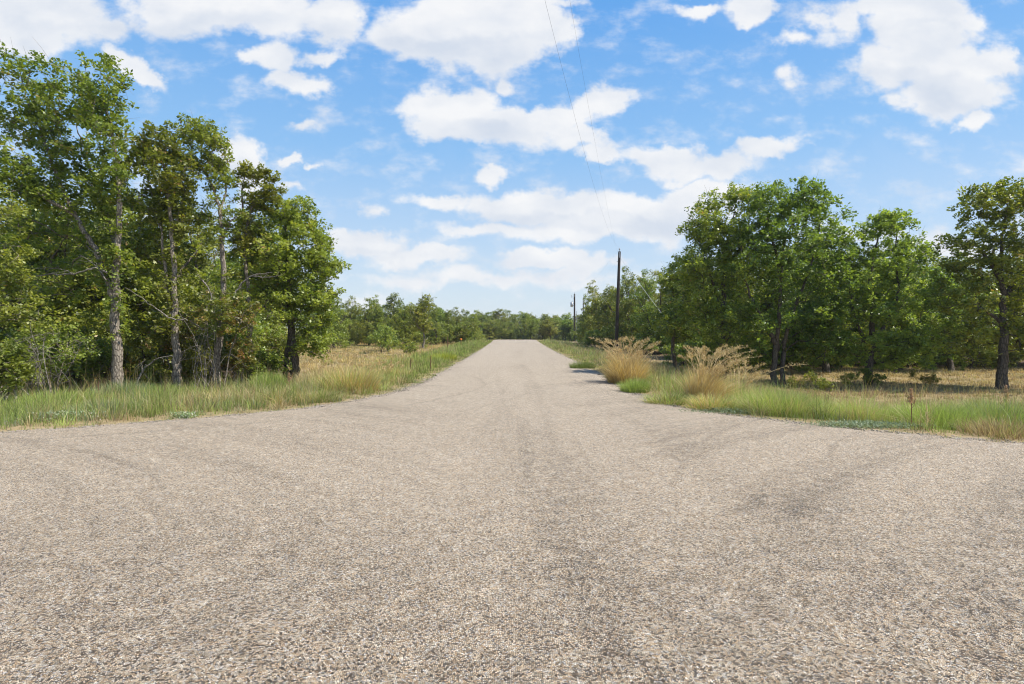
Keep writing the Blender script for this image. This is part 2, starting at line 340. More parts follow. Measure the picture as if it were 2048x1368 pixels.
    stone = mixc(n, l, 1.0, stone, grain, 'MULTIPLY')
    val = mixc(n, l, mth(n, l, 'MULTIPLY', noise(n, l, P, 1.1, 4, .6), .2), stone, (.57, .47, .33))
    pink = mixc(n, l, mrange(n, l, sep.outputs[1], 5, 18, 0, .4), val, mixc(n, l, 1.0, (.62, .53, .41), grain, 'MULTIPLY'))
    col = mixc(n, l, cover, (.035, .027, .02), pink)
    h = mth(n, l, 'ADD', mth(n, l, 'MULTIPLY', cover, .7), mth(n, l, 'MULTIPLY', sc.outputs[2], .5))
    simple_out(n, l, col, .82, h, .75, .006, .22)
    return m
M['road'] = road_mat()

def ground_mat():
    m, n, l = new_mat('field_ground')
    tc = n.new('ShaderNodeTexCoord'); P = tc.outputs['Object']
    ed = n.new('ShaderNodeAttribute'); ed.attribute_name = 'edge'
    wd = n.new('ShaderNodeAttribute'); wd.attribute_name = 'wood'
    a = noise(n, l, P, .35, 5, .6); b = noise(n, l, P, 6, 6, .7); c = noise(n, l, P, 40, 4, .7)
    straw = ramp(n, l, b, [(.25, (.17, .115, .06)), (.5, (.33, .245, .13)), (.75, (.46, .36, .2))])
    green = ramp(n, l, b, [(.3, (.07, .085, .025)), (.7, (.18, .19, .06))])
    col = mixc(n, l, mrange(n, l, a, .45, .62, 0, .55), straw, green)
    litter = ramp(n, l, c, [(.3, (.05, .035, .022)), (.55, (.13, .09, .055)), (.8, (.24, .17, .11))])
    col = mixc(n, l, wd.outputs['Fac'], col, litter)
    vo = n.new('ShaderNodeTexVoronoi'); vo.inputs['Scale'].default_value = 45; l.new(P, vo.inputs['Vector'])
    s2 = n.new('ShaderNodeSeparateColor'); l.new(vo.outputs['Color'], s2.inputs[0])
    grav = ramp(n, l, s2.outputs[0], [(0, (.14, .11, .085)), (.5, (.3, .25, .2)), (1, (.44, .39, .33))])
    ef = mth(n, l, 'ADD', ed.outputs['Fac'], mth(n, l, 'MULTIPLY', mth(n, l, 'SUBTRACT', noise(n, l, P, 3, 5, .7), .5), .9))
    col = mixc(n, l, mrange(n, l, ef, .02, .3, 1, 0), col, grav)
    simple_out(n, l, col, .95, c, .6, .02, .1)
    return m
M['ground'] = ground_mat()
def gravel_mat():
    m, n, l = new_mat('pale_gravel')
    tc = n.new('ShaderNodeTexCoord')
    c = ramp(n, l, noise(n, l, tc.outputs['Object'], 8, 6, .7), [(.3, (.22, .18, .145)), (.7, (.45, .39, .32))])
    simple_out(n, l, c, .95, None, spec=.1); return m
M['gravel'] = gravel_mat()
def flat_mat(name, c1, c2, scale=12, rough=.8, metal=0, zs=1.0):
    m, n, l = new_mat(name)
    tc = n.new('ShaderNodeTexCoord'); v = mapping(n, l, tc.outputs['Object'], (1, 1, zs))
    f = noise(n, l, v, scale, 5, .65)
    simple_out(n, l, ramp(n, l, f, [(.3, c1), (.7, c2)]), rough, f, .4, .004, .3, metal); return m
M['pole'] = flat_mat('creosoted_wood', (.018, .014, .011), (.075, .055, .04), 30, .85, 0, .06)
M['metal'] = flat_mat('weathered_metal', (.3, .31, .32), (.45, .46, .47), 9, .5, .4)
M['porcelain'] = flat_mat('porcelain', (.42, .44, .46), (.55, .56, .58), 5, .3)
M['wire'] = flat_mat('wire', (.05, .05, .055), (.09, .09, .1), 5, .6, .3)
M['wire_pale'] = flat_mat('galvanised_wire', (.5, .5, .48), (.62, .62, .6), 5, .5, .2)
M['yellow'] = flat_mat('yellow_plastic', (.6, .42, .03), (.72, .52, .05), 5, .5)
M['orange'] = flat_mat('orange_plastic', (.75, .2, .02), (.85, .27, .03), 5, .5)
M['rust'] = flat_mat('rusty_steel', (.12, .05, .03), (.25, .12, .07), 25, .9)

# ------------------------------------------------------------------ tubes
class Tubes:
    def __init__(s): s.v = []; s.f = []; s.n = 0
    def add(s, pts, rad, sides=6):
        pts = np.asarray(pts, float); k = len(pts)
        if k < 2: return
        t = np.gradient(pts, axis=0); t /= np.linalg.norm(t, axis=1, keepdims=True) + 1e-9
        ref = np.array([0., 0., 1.]) if abs(t[:, 2]).mean() < .8 else np.array([1., .2, 0.])
        a = np.cross(t, ref); a /= np.linalg.norm(a, axis=1, keepdims=True) + 1e-9; b = np.cross(t, a)
        an = np.arange(sides) / sides * 2 * np.pi
        ring = pts[:, None] + (a[:, None] * np.cos(an)[None, :, None] + b[:, None] * np.sin(an)[None, :, None]) * np.asarray(rad, float)[:, None, None]
        s.v.append(ring.reshape(-1, 3))
        i = np.arange(k - 1)[:, None] * sides; j = np.arange(sides)[None]; j2 = (j + 1) % sides
        s.f.append(np.stack([i + j, i + j2, i + sides + j2, i + sides + j], -1).reshape(-1, 4) + s.n)
        s.n += k * sides
    def mesh(s, name): return mesh_np(name, np.concatenate(s.v), [np.concatenate(s.f)], smooth=True)
def smooth_path(p, per=5):
    """Catmull-Rom through the given points"""
    p = np.asarray(p, float)
    if len(p) < 3:
        t = np.linspace(0, 1, per * (len(p) - 1) + 1)[:, None]; return p[0] * (1 - t) + p[-1] * t
    q = np.concatenate([[2 * p[0] - p[1]], p, [2 * p[-1] - p[-2]]]); out = []
    for i in range(1, len(q) - 2):
        t = np.linspace(0, 1, per, endpoint=False)[:, None]
        out.append(.5 * ((2 * q[i]) + (-q[i-1] + q[i+1]) * t + (2*q[i-1] - 5*q[i] + 4*q[i+1] - q[i+2]) * t**2 + (-q[i-1] + 3*q[i] - 3*q[i+1] + q[i+2]) * t**3))
    out.append(p[-1:]); return np.concatenate(out)

# ------------------------------------------------------------------ trees
def leaves_mesh(name, cen, rng, per, spread, size, up=.5, tint_c=None):
    """cen (m,3): clump centres; per leaves each, scattered round them as little sprays"""
    m = len(cen)
    ball = lambda *s: (lambda d: d / (np.linalg.norm(d, axis=-1, keepdims=True) + 1e-9) * rng.random(s + (1,)) ** .38)(rng.normal(0, 1, s + (3,)))
    sub = ball(m, 4) * np.array([1, 1, .75]) * (spread * 1.25)
    pick = rng.integers(0, 4, (m, per))
    base = cen[:, None] + np.take_along_axis(sub, pick[..., None].repeat(3, 2), 1)
    pos = (base + ball(m, per) * np.array([1, 1, .8]) * (spread * .66)).reshape(-1, 3)
    n = len(pos)
    nr = rng.normal(0, 1, (n, 3)); nr[:, 2] = np.abs(nr[:, 2]) + up; nr /= np.linalg.norm(nr, axis=1, keepdims=True)
    a = np.cross(nr, rng.normal(0, 1, (n, 3))); a /= np.linalg.norm(a, axis=1, keepdims=True) + 1e-9
    b = np.cross(nr, a)
    L = size * rng.uniform(.5, 1.4, n)[:, None]; W = L * rng.uniform(.5, .75, n)[:, None]
    drop = nr * L * .12
    v = np.stack([pos - a * L * .5, pos + b * W * .5 + a * L * .08 - drop, pos + a * L * .5 - drop * 1.3, pos - b * W * .5 + a * L * .08 - drop], 1).reshape(-1, 3)
    f = np.arange(n * 4).reshape(-1, 4)
    tc = rng.normal(0, .17, m) if tint_c is None else tint_c
    tint = np.clip(.42 + np.repeat(tc, per) + rng.normal(0, .17, n), 0, 1)
    return mesh_np(name, v, [f], {'tint': ('FACE', 'FLOAT', tint)})

def grow(seed, stems, blobs, n, per=80, spread=.26, leaf=.085, fuzz=0, sides=8, tip=.006, bare=0, stem_r=None, top_tint=.0, twigs=True):
    """stems: list of (points, base radius, tip radius) in local metres; blobs: (cx,cy,cz,rx,ry,rz,weight)
    returns trunk mesh, crown mesh"""
    rng = np.random.default_rng(seed)
    P = []; par = []; rs = []; isstem = []
    for pts, r0, r1 in stems:
        q = smooth_path(pts, 6); q[1:-1] += rng.normal(0, .018, (len(q) - 2, 3))
        start = -1
        if P:
            d = np.linalg.norm(np.array(P) - q[0], axis=1); start = int(d.argmin()); q[0] = P[start]
        tt = np.linspace(0, 1, len(q))
        for i in range(len(q)):
            par.append(start if i == 0 else len(P) - 1); P.append(q[i]); rs.append(r0 * (1 - tt[i]) ** 1.05 + r1); isstem.append(True)
    flare = P[0][2]
    w = np.array([b[6] * (b[3] * b[4] * b[5]) ** .8 for b in blobs]); w /= w.sum()
    pick = rng.choice(len(blobs), n, p=w)
    dirs = rng.normal(0, 1, (n, 3)); dirs /= np.linalg.norm(dirs, axis=1, keepdims=True)
    rad = rng.uniform(.05, 1, n) ** .48
    B = np.array([b[:6] for b in blobs])[pick]
    cl = B[:, :3] + dirs * rad[:, None] * B[:, 3:6]
    P = np.array(P); par = list(par); rs = list(rs)
    d0 = np.array([np.linalg.norm(P - c, axis=1).min() for c in cl]); order = np.argsort(d0)
    cl = cl[order]
    chains = []
    Pl = np.zeros((len(P) + n * 5, 3)); Pl[:len(P)] = P; cnt = len(P); nst = cnt
    ok = np.zeros(len(Pl), bool); ok[:cnt] = P[:, 2] > .28 * P[:, 2].max()
    if not ok.any(): ok[:cnt] = True
    for c in cl:
        dv = c - Pl[:cnt]; d = np.linalg.norm(dv, axis=1)
        cost = d + 1.3 * np.clip(.35 * d - dv[:, 2], 0, None) + (~ok[:cnt]) * 3.0
        k = int(cost.argmin()); dist = d[k]
        seg = 2 if dist < .5 else (3 if dist < 1.2 else 4)
        s0 = Pl[k]; out = c - s0
        prev = k
        bow = np.array([0, 0, 1.]) * .12 * dist + rng.normal(0, .05, 3) * dist
        for j in range(1, seg + 1):
            t = j / seg
            q = s0 + out * t + bow * math.sin(t * math.pi) * (1 if j < seg else 0) + (rng.normal(0, .03, 3) * dist if j < seg else 0)
            Pl[cnt] = q; par.append(prev); rs.append(0.); isstem.append(False); ok[cnt] = True; prev = cnt; cnt += 1
    P = Pl[:cnt]; par = np.array(par)
    acc = np.zeros(cnt)
    child = [[] for _ in range(cnt)]
    for i in range(cnt - 1, -1, -1):
        if acc[i] == 0: acc[i] = tip ** 2.2
        if par[i] >= 0: acc[par[i]] += acc[i]; child[par[i]].append(i)
    r = acc ** (1 / 2.2)
    r = np.where(np.array(isstem), np.maximum(np.array(rs), np.minimum(r, np.array(rs) * 1.15)), r)
    T = Tubes()
    # walk chains: each node continues into its thickest child
    roots = [i for i in range(cnt) if par[i] < 0]
    stack = [(i, None) for i in roots]
    while stack:
        i, frm = stack.pop()
        ch = [] if frm is None else [frm]
        cur = i
        while True:
            ch.append(cur)
            if not child[cur]: break
            cs = sorted(child[cur], key=lambda q: -(acc[q] + (10 if isstem[q] and isstem[cur] and q == cur + 1 else 0)))
            for q in cs[1:]: stack.append((q, cur))
            cur = cs[0]
        rr = r[ch].copy()
        if frm is not None: rr[0] = min(rr[0], rr[1] * 1.25)
        rmx = rr.max()
        pp = P[ch]
        if frm is None and rmx > .05:
            rr = rr * (1 + .3 * np.exp(-(pp[:, 2] - flare) / .22))
        T.add(pp, rr, sides if rmx > .05 else (5 if rmx > .02 else 3))
    cc = cl
    if fuzz:
        st = P[:nst]; st = st[st[:, 2] > .22 * st[:, 2].max()]
        f = st[rng.integers(0, len(st), fuzz)] + rng.normal(0, .13, (fuzz, 3)); cc = np.concatenate([cl, f])
    if twigs:
        for c in cc[::2]:
            for _ in range(2):
                e = c + rng.normal(0, spread, 3); T.add([c, (c + e) / 2 + rng.normal(0, .03, 3), e], [tip * .7, tip * .6, tip * .3], 3)
    trunk = T.mesh('trunk')
    if bare: cc = cc[rng.random(len(cc)) > bare]
    tcl = rng.normal(0, .17, len(cc)) + top_tint * (cc[:, 2] - cc[:, 2].mean()) / (cc[:, 2].std() + .01)
    crown = leaves_mesh('crown', cc, rng, per, spread, leaf, tint_c=tcl)
    return trunk, crown

def place_tree(name, loc, meshes, leafm, barkm, label, cat='tree', group=None, rz=0, s=1.0, sz=None):
    r = empty(name, loc, rz); r.scale = (s, s, sz or s)
    tag(r, label, cat, group)
    for nm, me, mt in (('trunk', meshes[0], barkm), ('crown', meshes[1], leafm)):
        o = bpy.data.objects.new(nm, me); COL.objects.link(o); o.parent = r
        if not me.materials: me.materials.append(None)
        o.material_slots[0].link = 'OBJECT'; o.material_slots[0].material = mt
    return r

def pix_tree(name, px, d, label, stems, blobs, n, seed, leafm='leaf', barkm='bark', group=None, cat='tree', **kw):
    """a tree measured on the photograph: stems/blobs given as (x, y[, depth offset m]) at its distance d"""
    bx, by, bz = gp(px, d)
    def loc(p):
        dd = p[2] if len(p) > 2 else 0
        D = d + dd
        return (gx(p[0], D) - bx, dd, zpix(p[1], D) - bz)
    st = []
    for pts, r0, r1 in stems:
        q = [loc(p) for p in pts]
        if not st: q[0] = (0, 0, -.12)
        st.append((q, r0, r1))
    bl = []
    for (x, y, rx, ry, *rest) in blobs:
        dd = rest[0] if rest else 0; rd = rest[1] if len(rest) > 1 else None; w = rest[2] if len(rest) > 2 else 1
        c = loc((x, y, dd)); RX = rx / F * (d + dd); RY = ry / F * (d + dd)
        bl.append((c[0], c[1], c[2], RX, rd or (RX + .4) , RY, w))
    me = grow(seed, st, bl, n, **kw)
    return place_tree(name, (bx, by, bz), me, M[leafm], M[barkm], label, cat, group)

# ------------------------------------------------------------------ grass blades
def blades(x, y, z, h, w, lean, ldir, cb, ct, rng, segs=2):
    """vectorised grass blades; h,w,lean arrays; cb/ct base and tip colours (n,3)"""
    n = len(x)
    base = np.stack([x, y, z], 1)
    ld = np.stack([np.cos(ldir), np.sin(ldir), np.zeros(n)], 1)
    wd_ang = rng.uniform(0, 2 * np.pi, n); wd = np.stack([np.cos(wd_ang), np.sin(wd_ang), np.zeros(n)], 1)
    vs_, cs = [], []
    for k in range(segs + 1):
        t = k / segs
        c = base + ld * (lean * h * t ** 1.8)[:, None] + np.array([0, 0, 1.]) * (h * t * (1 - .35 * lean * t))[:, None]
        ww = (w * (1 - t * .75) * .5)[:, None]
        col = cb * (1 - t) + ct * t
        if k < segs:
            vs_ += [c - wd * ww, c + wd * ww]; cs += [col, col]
        else:
            vs_.append(c); cs.append(col)
    m = len(vs_)
    V = np.stack(vs_, 1).reshape(-1, 3); C = np.stack(cs, 1).reshape(-1, 3)
    C = np.concatenate([C, np.ones((len(C), 1))], 1)
    i = np.arange(n)[:, None] * m
    quads = np.concatenate([i + np.array([2*k, 2*k+1, 2*k+3, 2*k+2]) for k in range(segs - 1)]) if segs > 1 else np.zeros((0, 4), int)
    tris = i + np.array([2*segs-2, 2*segs-1, 2*segs])
    return V, quads, tris, C
def join_blades(name, parts):
    V, Q, T, C = [], [], [], []; o = 0
    for v, q, t, c in parts:
        V.append(v); Q.append(q + o); T.append(t + o); C.append(c); o += len(v)
    return mesh_np(name, np.concatenate(V), [np.concatenate(Q), np.concatenate(T)], {'col': ('POINT', 'FLOAT_COLOR', np.concatenate(C))})
GREEN = np.array([(.15, .20, .05), (.2, .26, .065), (.26, .31, .08)]); LIME = np.array([(.32, .42, .09), (.40, .49, .12), (.37, .42, .12)])
TAN = np.array([(.50, .39, .2), (.60, .49, .28), (.42, .31, .16)]); GOLD = np.array([(.60, .42, .14), (.70, .52, .2), (.50, .35, .12)])
GREY = np.array([(.24, .29, .17), (.3, .34, .22), (.2, .25, .13)]); BROWN = np.array([(.26, .18, .11), (.34, .235, .14), (.2, .14, .085)])
def pickc(rng, pal, n, var=.22):
    return np.clip(pal[rng.integers(0, len(pal), n)] * rng.uniform(1 - var, 1 + var, (n, 1)), 0, 1)

#STRUCTURE
# ------------------------------------------------------------------ ground sheet
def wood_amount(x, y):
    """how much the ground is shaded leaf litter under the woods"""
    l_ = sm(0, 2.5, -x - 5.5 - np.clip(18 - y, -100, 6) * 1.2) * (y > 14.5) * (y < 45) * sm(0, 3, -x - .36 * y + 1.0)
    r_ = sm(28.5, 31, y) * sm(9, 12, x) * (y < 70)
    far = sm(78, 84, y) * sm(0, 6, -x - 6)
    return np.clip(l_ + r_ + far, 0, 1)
def build_ground():
    s = np.linspace(-1, 1, 361); X = 10 * np.sinh(s * 5.1) ; X = X / X.max() * 1600
    X = np.sign(s) * (30 * np.abs(s) + 1570 * np.abs(s) ** 6)
    t = np.linspace(0, 1, 420); Y = -30 + 150 * t + 2600 * t ** 9
    gxx, gyy = np.meshgrid(X, Y); x = gxx.ravel(); y = gyy.ravel()
    e = edge_dist(x, y); z = gz(x, y, e)
    nx, ny = len(X), len(Y)
    i = (np.arange(ny - 1)[:, None] * nx + np.arange(nx - 1)[None]).ravel()
    f = np.stack([i, i + 1, i + nx + 1, i + nx], 1)
    me = mesh_np('ground', np.stack([x, y, z], 1), [f], {'edge': ('POINT', 'FLOAT', np.clip(e, 0, 5)), 'wood': ('POINT', 'FLOAT', wood_amount(x, y))}, smooth=True)
    o = link('ground', me, M['ground']); tag(o, kind='structure', label='dry grassy ground with leaf litter under the woods')
build_ground()
def build_road():
    ys = np.concatenate([np.arange(-28, 2.5, .8), np.arange(2.5, 20, .05), np.arange(20, 60, .2), np.arange(60, 180, .8)])
    rng = np.random.default_rng(3)
    nt = 41; tt = np.linspace(0, 1, nt)
    l_, r_ = leftx(ys), rightx(ys)
    l_[ys < 5.9] = -46; r_[ys < 3.0] = 46
    def rag(y, k): return (.13 * wob(y, y * .3, 1.3, k) + .08 * wob(y, y * 1.7, .37, (k + 1) % 3) + .04 * wob(y, y * 2.7, .13, (k + 2) % 3))
    amp = np.interp(ys, [8, 14], [1.6, 1.0])
    l_ = l_ + rag(ys, 0) * amp; r_ = r_ + rag(ys, 2) * amp
    x = l_[:, None] * (1 - tt) + r_[:, None] * tt; y = np.repeat(ys[:, None], nt, 1)
    z = zroad(y) + .012 + .03 * sm(0, .12, np.minimum(tt, 1 - tt))[None] * 0
    f_e = np.minimum(x - l_[:, None], r_[:, None] - x)
    z = z - .022 * (1 - sm(0, .3, f_e))
    i = (np.arange(len(ys) - 1)[:, None] * nt + np.arange(nt - 1)[None]).ravel()
    f = np.stack([i, i + 1, i + nt + 1, i + nt], 1)
    me = mesh_np('road', np.stack([x, y, z], -1).reshape(-1, 3), [f], smooth=True)
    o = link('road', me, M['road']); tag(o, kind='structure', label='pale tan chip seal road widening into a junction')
    # gravel side drive by the second pole
    xs = np.linspace(3.9, 34, 60); v = []
    for a in xs:
        for b in (0, 1, 2, 3): v.append((a, 69 + b * .9 + .02 * a + .15 * math.sin(a), g1(a, 69 + b * .9) + .03))
    f = [(i * 4 + j, i * 4 + j + 1, i * 4 + j + 5, i * 4 + j + 4) for i in range(len(xs) - 1) for j in range(3)]
    o = link('path', mesh_np('path', v, [np.array(f)]), M['gravel']); tag(o, kind='structure', label='pale gravel side drive near the crest of the road')
build_road()
#OBJECTS
# ------------------------------------------------------------------ near trees on the left, measured one by one
pix_tree('oak_tree', 235, 16, 'tall forked oak with a straight pale grey trunk, nearest the road on the left',
  [([(235,800),(234,700),(231,600),(233,520),(238,440),(236,350),(226,270),(205,190,.2)], .15, .012),
   ([(232,610),(214,560),(190,500),(150,430),(118,360),(88,280),(60,215),(42,150)], .085, .01),
   ([(233,520),(215,440,.5),(200,380,.7),(165,300,.9),(150,230,1)], .06, .01),
   ([(150,430),(80,390,-.4),(30,360,-.7),(-30,320,-1)], .05, .008)],
  [(40,150,50,55,0,.8,1.5),(25,230,60,60,0,1.2,.8),(120,180,70,55,0,1,1.1),(190,170,60,60,0,1,1.2),(225,150,22,30,0,.4,1),(215,240,42,60,0,1,1),(140,260,90,60,.4,1.2,1),
   (60,330,90,80,0,1.4,1),(170,360,100,80,.5,1.3,1),(20,420,90,90,-.2,1.4,.8),(120,470,110,70,1,1.4,.7),(225,430,40,110,.2,.6,1),(80,560,110,60,1.2,1.2,.6),(205,520,60,50,.3,.8,.7),(236,330,26,60,-.35,.35,1.3),(240,440,24,40,-.3,.3,1.1)],
  440, 11, per=64, leaf=.1, spread=.23, fuzz=110, top_tint=-.03)
pix_tree('oak_tree', 355, 16.8, 'slim twin-stemmed oak just right of the tall forked oak on the left',
  [([(355,795),(353,710),(349,640),(347,560),(344,470),(335,380),(322,300),(312,262)], .125, .01),
   ([(349,650),(338,600),(328,520),(320,450),(300,380,.4)], .07, .01), ([(344,470),(365,400,.3),(372,330,.4)], .04, .008)],
  [(320,285,42,38,0,.7,1.3),(275,310,45,50,.5,1,1),(345,340,48,55,0,1,1.1),(305,390,60,55,.4,1.1,1),(360,430,36,60,.4,.9,.8),(310,500,60,60,1,1,.7),(345,560,30,70,.3,.6,.8)],
  215, 12, per=62, leaf=.1, spread=.22, fuzz=70)
pix_tree('oak_tree', 430, 17.5, 'crooked oak with a bare side limb, third pale trunk from the left',
  [([(432,785),(436,700),(441,640),(446,560),(444,480),(440,425),(428,380),(410,345),(392,318)], .115, .01),
   ([(444,480),(456,452),(470,436),(480,428)], .035, .008), ([(440,425),(452,380,.2),(440,320,.2)], .035, .008)],
  [(385,265,36,28,0,.7,1.3),(425,285,28,40,0,.7,1.2),(400,330,52,36,0,.9,.9),(438,330,22,60,0,.5,.8),(405,430,44,46,.8,.9,.6),(450,590,40,40,.5,.7,.5)],
  150, 13, per=62, leaf=.085, spread=.2, fuzz=45)
pix_tree('oak_tree', 490, 19, 'sparse high oak with an open bare top beside the bushy dark oak',
  [([(497,770),(500,690),(498,600),(490,520),(494,450),(505,410),(512,385)], .09, .01), ([(494,450),(484,410),(486,370),(492,345)], .04, .008), ([(505,410),(530,385),(545,365)], .03, .007)],
  [(490,342,22,16,0,.5,1.5),(520,350,26,18,0,.5,1.5),(548,378,24,26,0,.5,1.3),(485,380,20,18,0,.4,.8),(492,480,30,50,.3,.7,.8),(530,400,30,18,.1,.6,1)],
  120, 14, per=65, leaf=.085, spread=.17, leafm='leaf_olive', fuzz=20)
pix_tree('oak_tree', 590, 20, 'broad bushy dark oak at the right-hand end of the left wood, crown reaching the ground',
  [([(592,780),(588,720),(582,650),(578,580),(575,520),(570,460),(566,420)], .17, .015), ([(580,630),(610,580),(640,540),(660,530)], .07, .01), ([(578,560),(550,520),(525,500)], .06, .01), ([(574,775),(572,720),(582,660)], .1, .06)],
  [(560,415,40,30,0,1,1.2),(595,430,42,36,0,1.2,1.2),(540,450,50,40,0,1.4,1),(620,475,44,42,0,1.5,1.2),(575,500,70,60,0,2,1),(650,530,38,30,0,1.2,1.3),(600,560,72,60,0,2,1),(520,540,52,60,0,1.5,1),
   (640,590,44,36,0,1.4,1.1),(560,610,80,40,-.3,1.8,.9),(622,635,48,30,0,1.4,1),(628,690,34,42,.2,1.2,.9),(500,600,40,40,0,1,.8),(640,655,30,30,0,1,1)],
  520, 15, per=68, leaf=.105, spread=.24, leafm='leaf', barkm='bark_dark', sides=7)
pix_tree('oak_tree', 30, 13.5, 'leafy oak leaning in at the left edge of the photo',
  [([(-60,800),(-56,680),(-50,560),(-40,470),(-20,410)], .06, .01)],
  [(-40,420,70,60,0,1,1),(-20,520,70,60,.4,1.2,1),(-40,600,70,60,0,1.2,1),(30,620,60,40,.6,1,.7)], 130, 16, per=75, leaf=.085, spread=.24, fuzz=20)
# shrubs of the left wood's edge
def pshrub(px, d, label, cx, cy, rx, ry, n, seed, leafm='leaf', name='shrub', extra=(), **kw):
    base = HY + (CAMZ - g1(gx(px, d), d)) * F / d
    st = [([(px + q * 6, base + 6), (px + q * rx * .3, base - (base - cy) * .5), (cx + q * rx * .55, cy)], .022, .006) for q in (-1, 0, 1)]
    return pix_tree(name, px, d, label, st, [(cx, cy, rx, ry, 0, rx / F * d, 1), *extra], n, seed, leafm=leafm, cat='shrub', sides=5, **kw)
pshrub(440, 16.9, 'shrub with rusty brown autumn leaves between the third trunk and the bushy oak', 450, 625, 70, 46, 80, 21, 'leaf_rust', per=60, leaf=.08, spread=.17)
pshrub(475, 17.5, 'small reddish leaved bush low beside the third pale trunk', 478, 705, 34, 34, 50, 22, 'leaf_rust', per=60, leaf=.08, spread=.15)
pshrub(350, 17.6, 'tangled shrub with sparse brown leaves behind the twin-stemmed oak', 350, 660, 46, 46, 60, 23, 'leaf_rust', per=45, leaf=.075, spread=.17)
pshrub(310, 17.4, 'round green bush between the first two pale trunks', 312, 745, 34, 24, 60, 24, 'leaf', per=65, leaf=.08, spread=.14)
pshrub(15, 12.5, 'bright green leafy bush at the far left edge by the verge', 5, 735, 44, 50, 100, 25, 'leaf_fresh', per=60, leaf=.08, spread=.15)
pshrub(100, 15.2, 'wide leafy thicket with bare twigs under the tall forked oak', 100, 690, 72, 46, 105, 26, 'leaf', per=48, leaf=.075, spread=.19, bare=.1, extra=[(60,750,70,30,0,1,.6)])
pshrub(185, 17.4, 'dark green shrub close behind the forked oak trunk', 180, 715, 50, 46, 70, 27, 'leaf', per=60, leaf=.08, spread=.18)
pshrub(545, 19.0, 'leafy low bush in front of the bushy dark oak', 530, 735, 45, 30, 80, 28, 'leaf', per=60, leaf=.085, spread=.17)
pshrub(395, 18.2, 'green shrub filling the gap between the second and third trunks', 392, 720, 34, 46, 70, 29, 'leaf_olive', per=60, leaf=.08, spread=.17)

# dead wood
def dead_branch(label, px, d, lines, seed, name='dead_branch'):
    rng = np.random.default_rng(seed); bx, by, bz = gp(px, d); T = Tubes()
    for pts, r0, r1 in lines:
        q = smooth_path([(gx(p[0], d + (p[2] if len(p) > 2 else 0)) - bx, p[2] if len(p) > 2 else 0, zpix(p[1], d + (p[2] if len(p) > 2 else 0)) - bz) for p in pts], 5)
        q[1:-1] += rng.normal(0, .012, (len(q) - 2, 3)); rad = np.linspace(r0, r1, len(q)); T.add(q, rad, 6)
        for k in range(2, len(q), 2):
            dr = rng.normal(0, 1, 3) * np.array([1, .6, .8]); dr /= np.linalg.norm(dr); L = rng.uniform(.12, .4)
            T.add([q[k], q[k] + dr * L * .5 + rng.normal(0, .02, 3), q[k] + dr * L + rng.normal(0, .05, 3)], [rad[k] * .5, .004, .002], 4)
    o = link(name, T.mesh(name), M['dead'], loc=(bx, by, bz)); tag(o, label, 'dead branch')
dead_branch('pale dead branch arching to the ground between the first two left trunks', 268, 15.6, [([(268,800),(276,760),(295,732),(318,716),(345,712)], .03, .012), ([(285,745),(283,728),(292,718)], .012, .006)], 1)
dead_branch('long pale dead limb reaching left from the fork of the tall oak', 212, 15.7, [([(214,545),(190,536),(150,548),(90,550),(20,570),(-10,595)], .03, .008), ([(212,560),(190,530),(162,512)], .018, .006), ([(150,548),(110,535),(70,538)], .012, .005)], 2)
dead_branch('crooked grey dead limb reaching right above the rusty shrub', 470, 17.2, [([(465,600),(480,570),(505,552),(545,545)], .03, .01), ([(505,552),(535,555),(565,550)], .014, .006)], 3)
dead_branch('bare dead limbs spreading beside the twin-stemmed oak trunk', 350, 16.4, [([(352,640),(375,640),(402,655),(425,668)], .022, .008), ([(352,640),(325,628),(290,600),(250,575)], .024, .007), ([(405,560),(418,578),(424,600)], .025, .012)], 4)
dead_branch('thin bare branch sticking up at the left edge over the thicket', 0, 12.8, [([(-10,710),(20,690),(50,672)], .014, .005), ([(0,790),(40,740),(90,690)], .01, .004), ([(60,770),(75,720),(60,650)], .008, .004)], 5)
def bare_tangle(label, px, d, cx, cy, rx, ry, n, seed):
    rng = np.random.default_rng(seed); bx, by, bz = gp(px, d); T = Tubes()
    for i in range(n):
        a = np.array([rng.normal(0, .15), rng.normal(0, .15), -.03]); c = np.array([gx(cx, d) - bx + rng.normal(0, rx / F * d * .5), rng.normal(0, .5), zpix(cy, d) - bz + rng.normal(0, ry / F * d * .5)])
        m = (a + c) / 2 + rng.normal(0, .15, 3) + np.array([0, 0, .15]); q = smooth_path([a, m, c, c + rng.normal(0, .28, 3)], 4)
        T.add(q, np.linspace(.011, .003, len(q)), 4)
        for k in range(4, len(q)):
            dr = rng.normal(0, .2, 3); T.add([q[k], q[k] + dr * .6, q[k] + dr * 1.2 + rng.normal(0, .06, 3)], [.004, .003, .0015], 3)
    o = link('bare_shrub', T.mesh('bare_shrub'), M['dead'], loc=(bx, by, bz)); tag(o, label, 'shrub')
bare_tangle('leafless grey tangle of twigs at the foot of the thicket, far left', 90, 13.6, 90, 715, 75, 40, 9, 1)
bare_tangle('leafless twiggy shrub round the second and third left trunks', 410, 16.6, 415, 680, 42, 60, 12, 2)

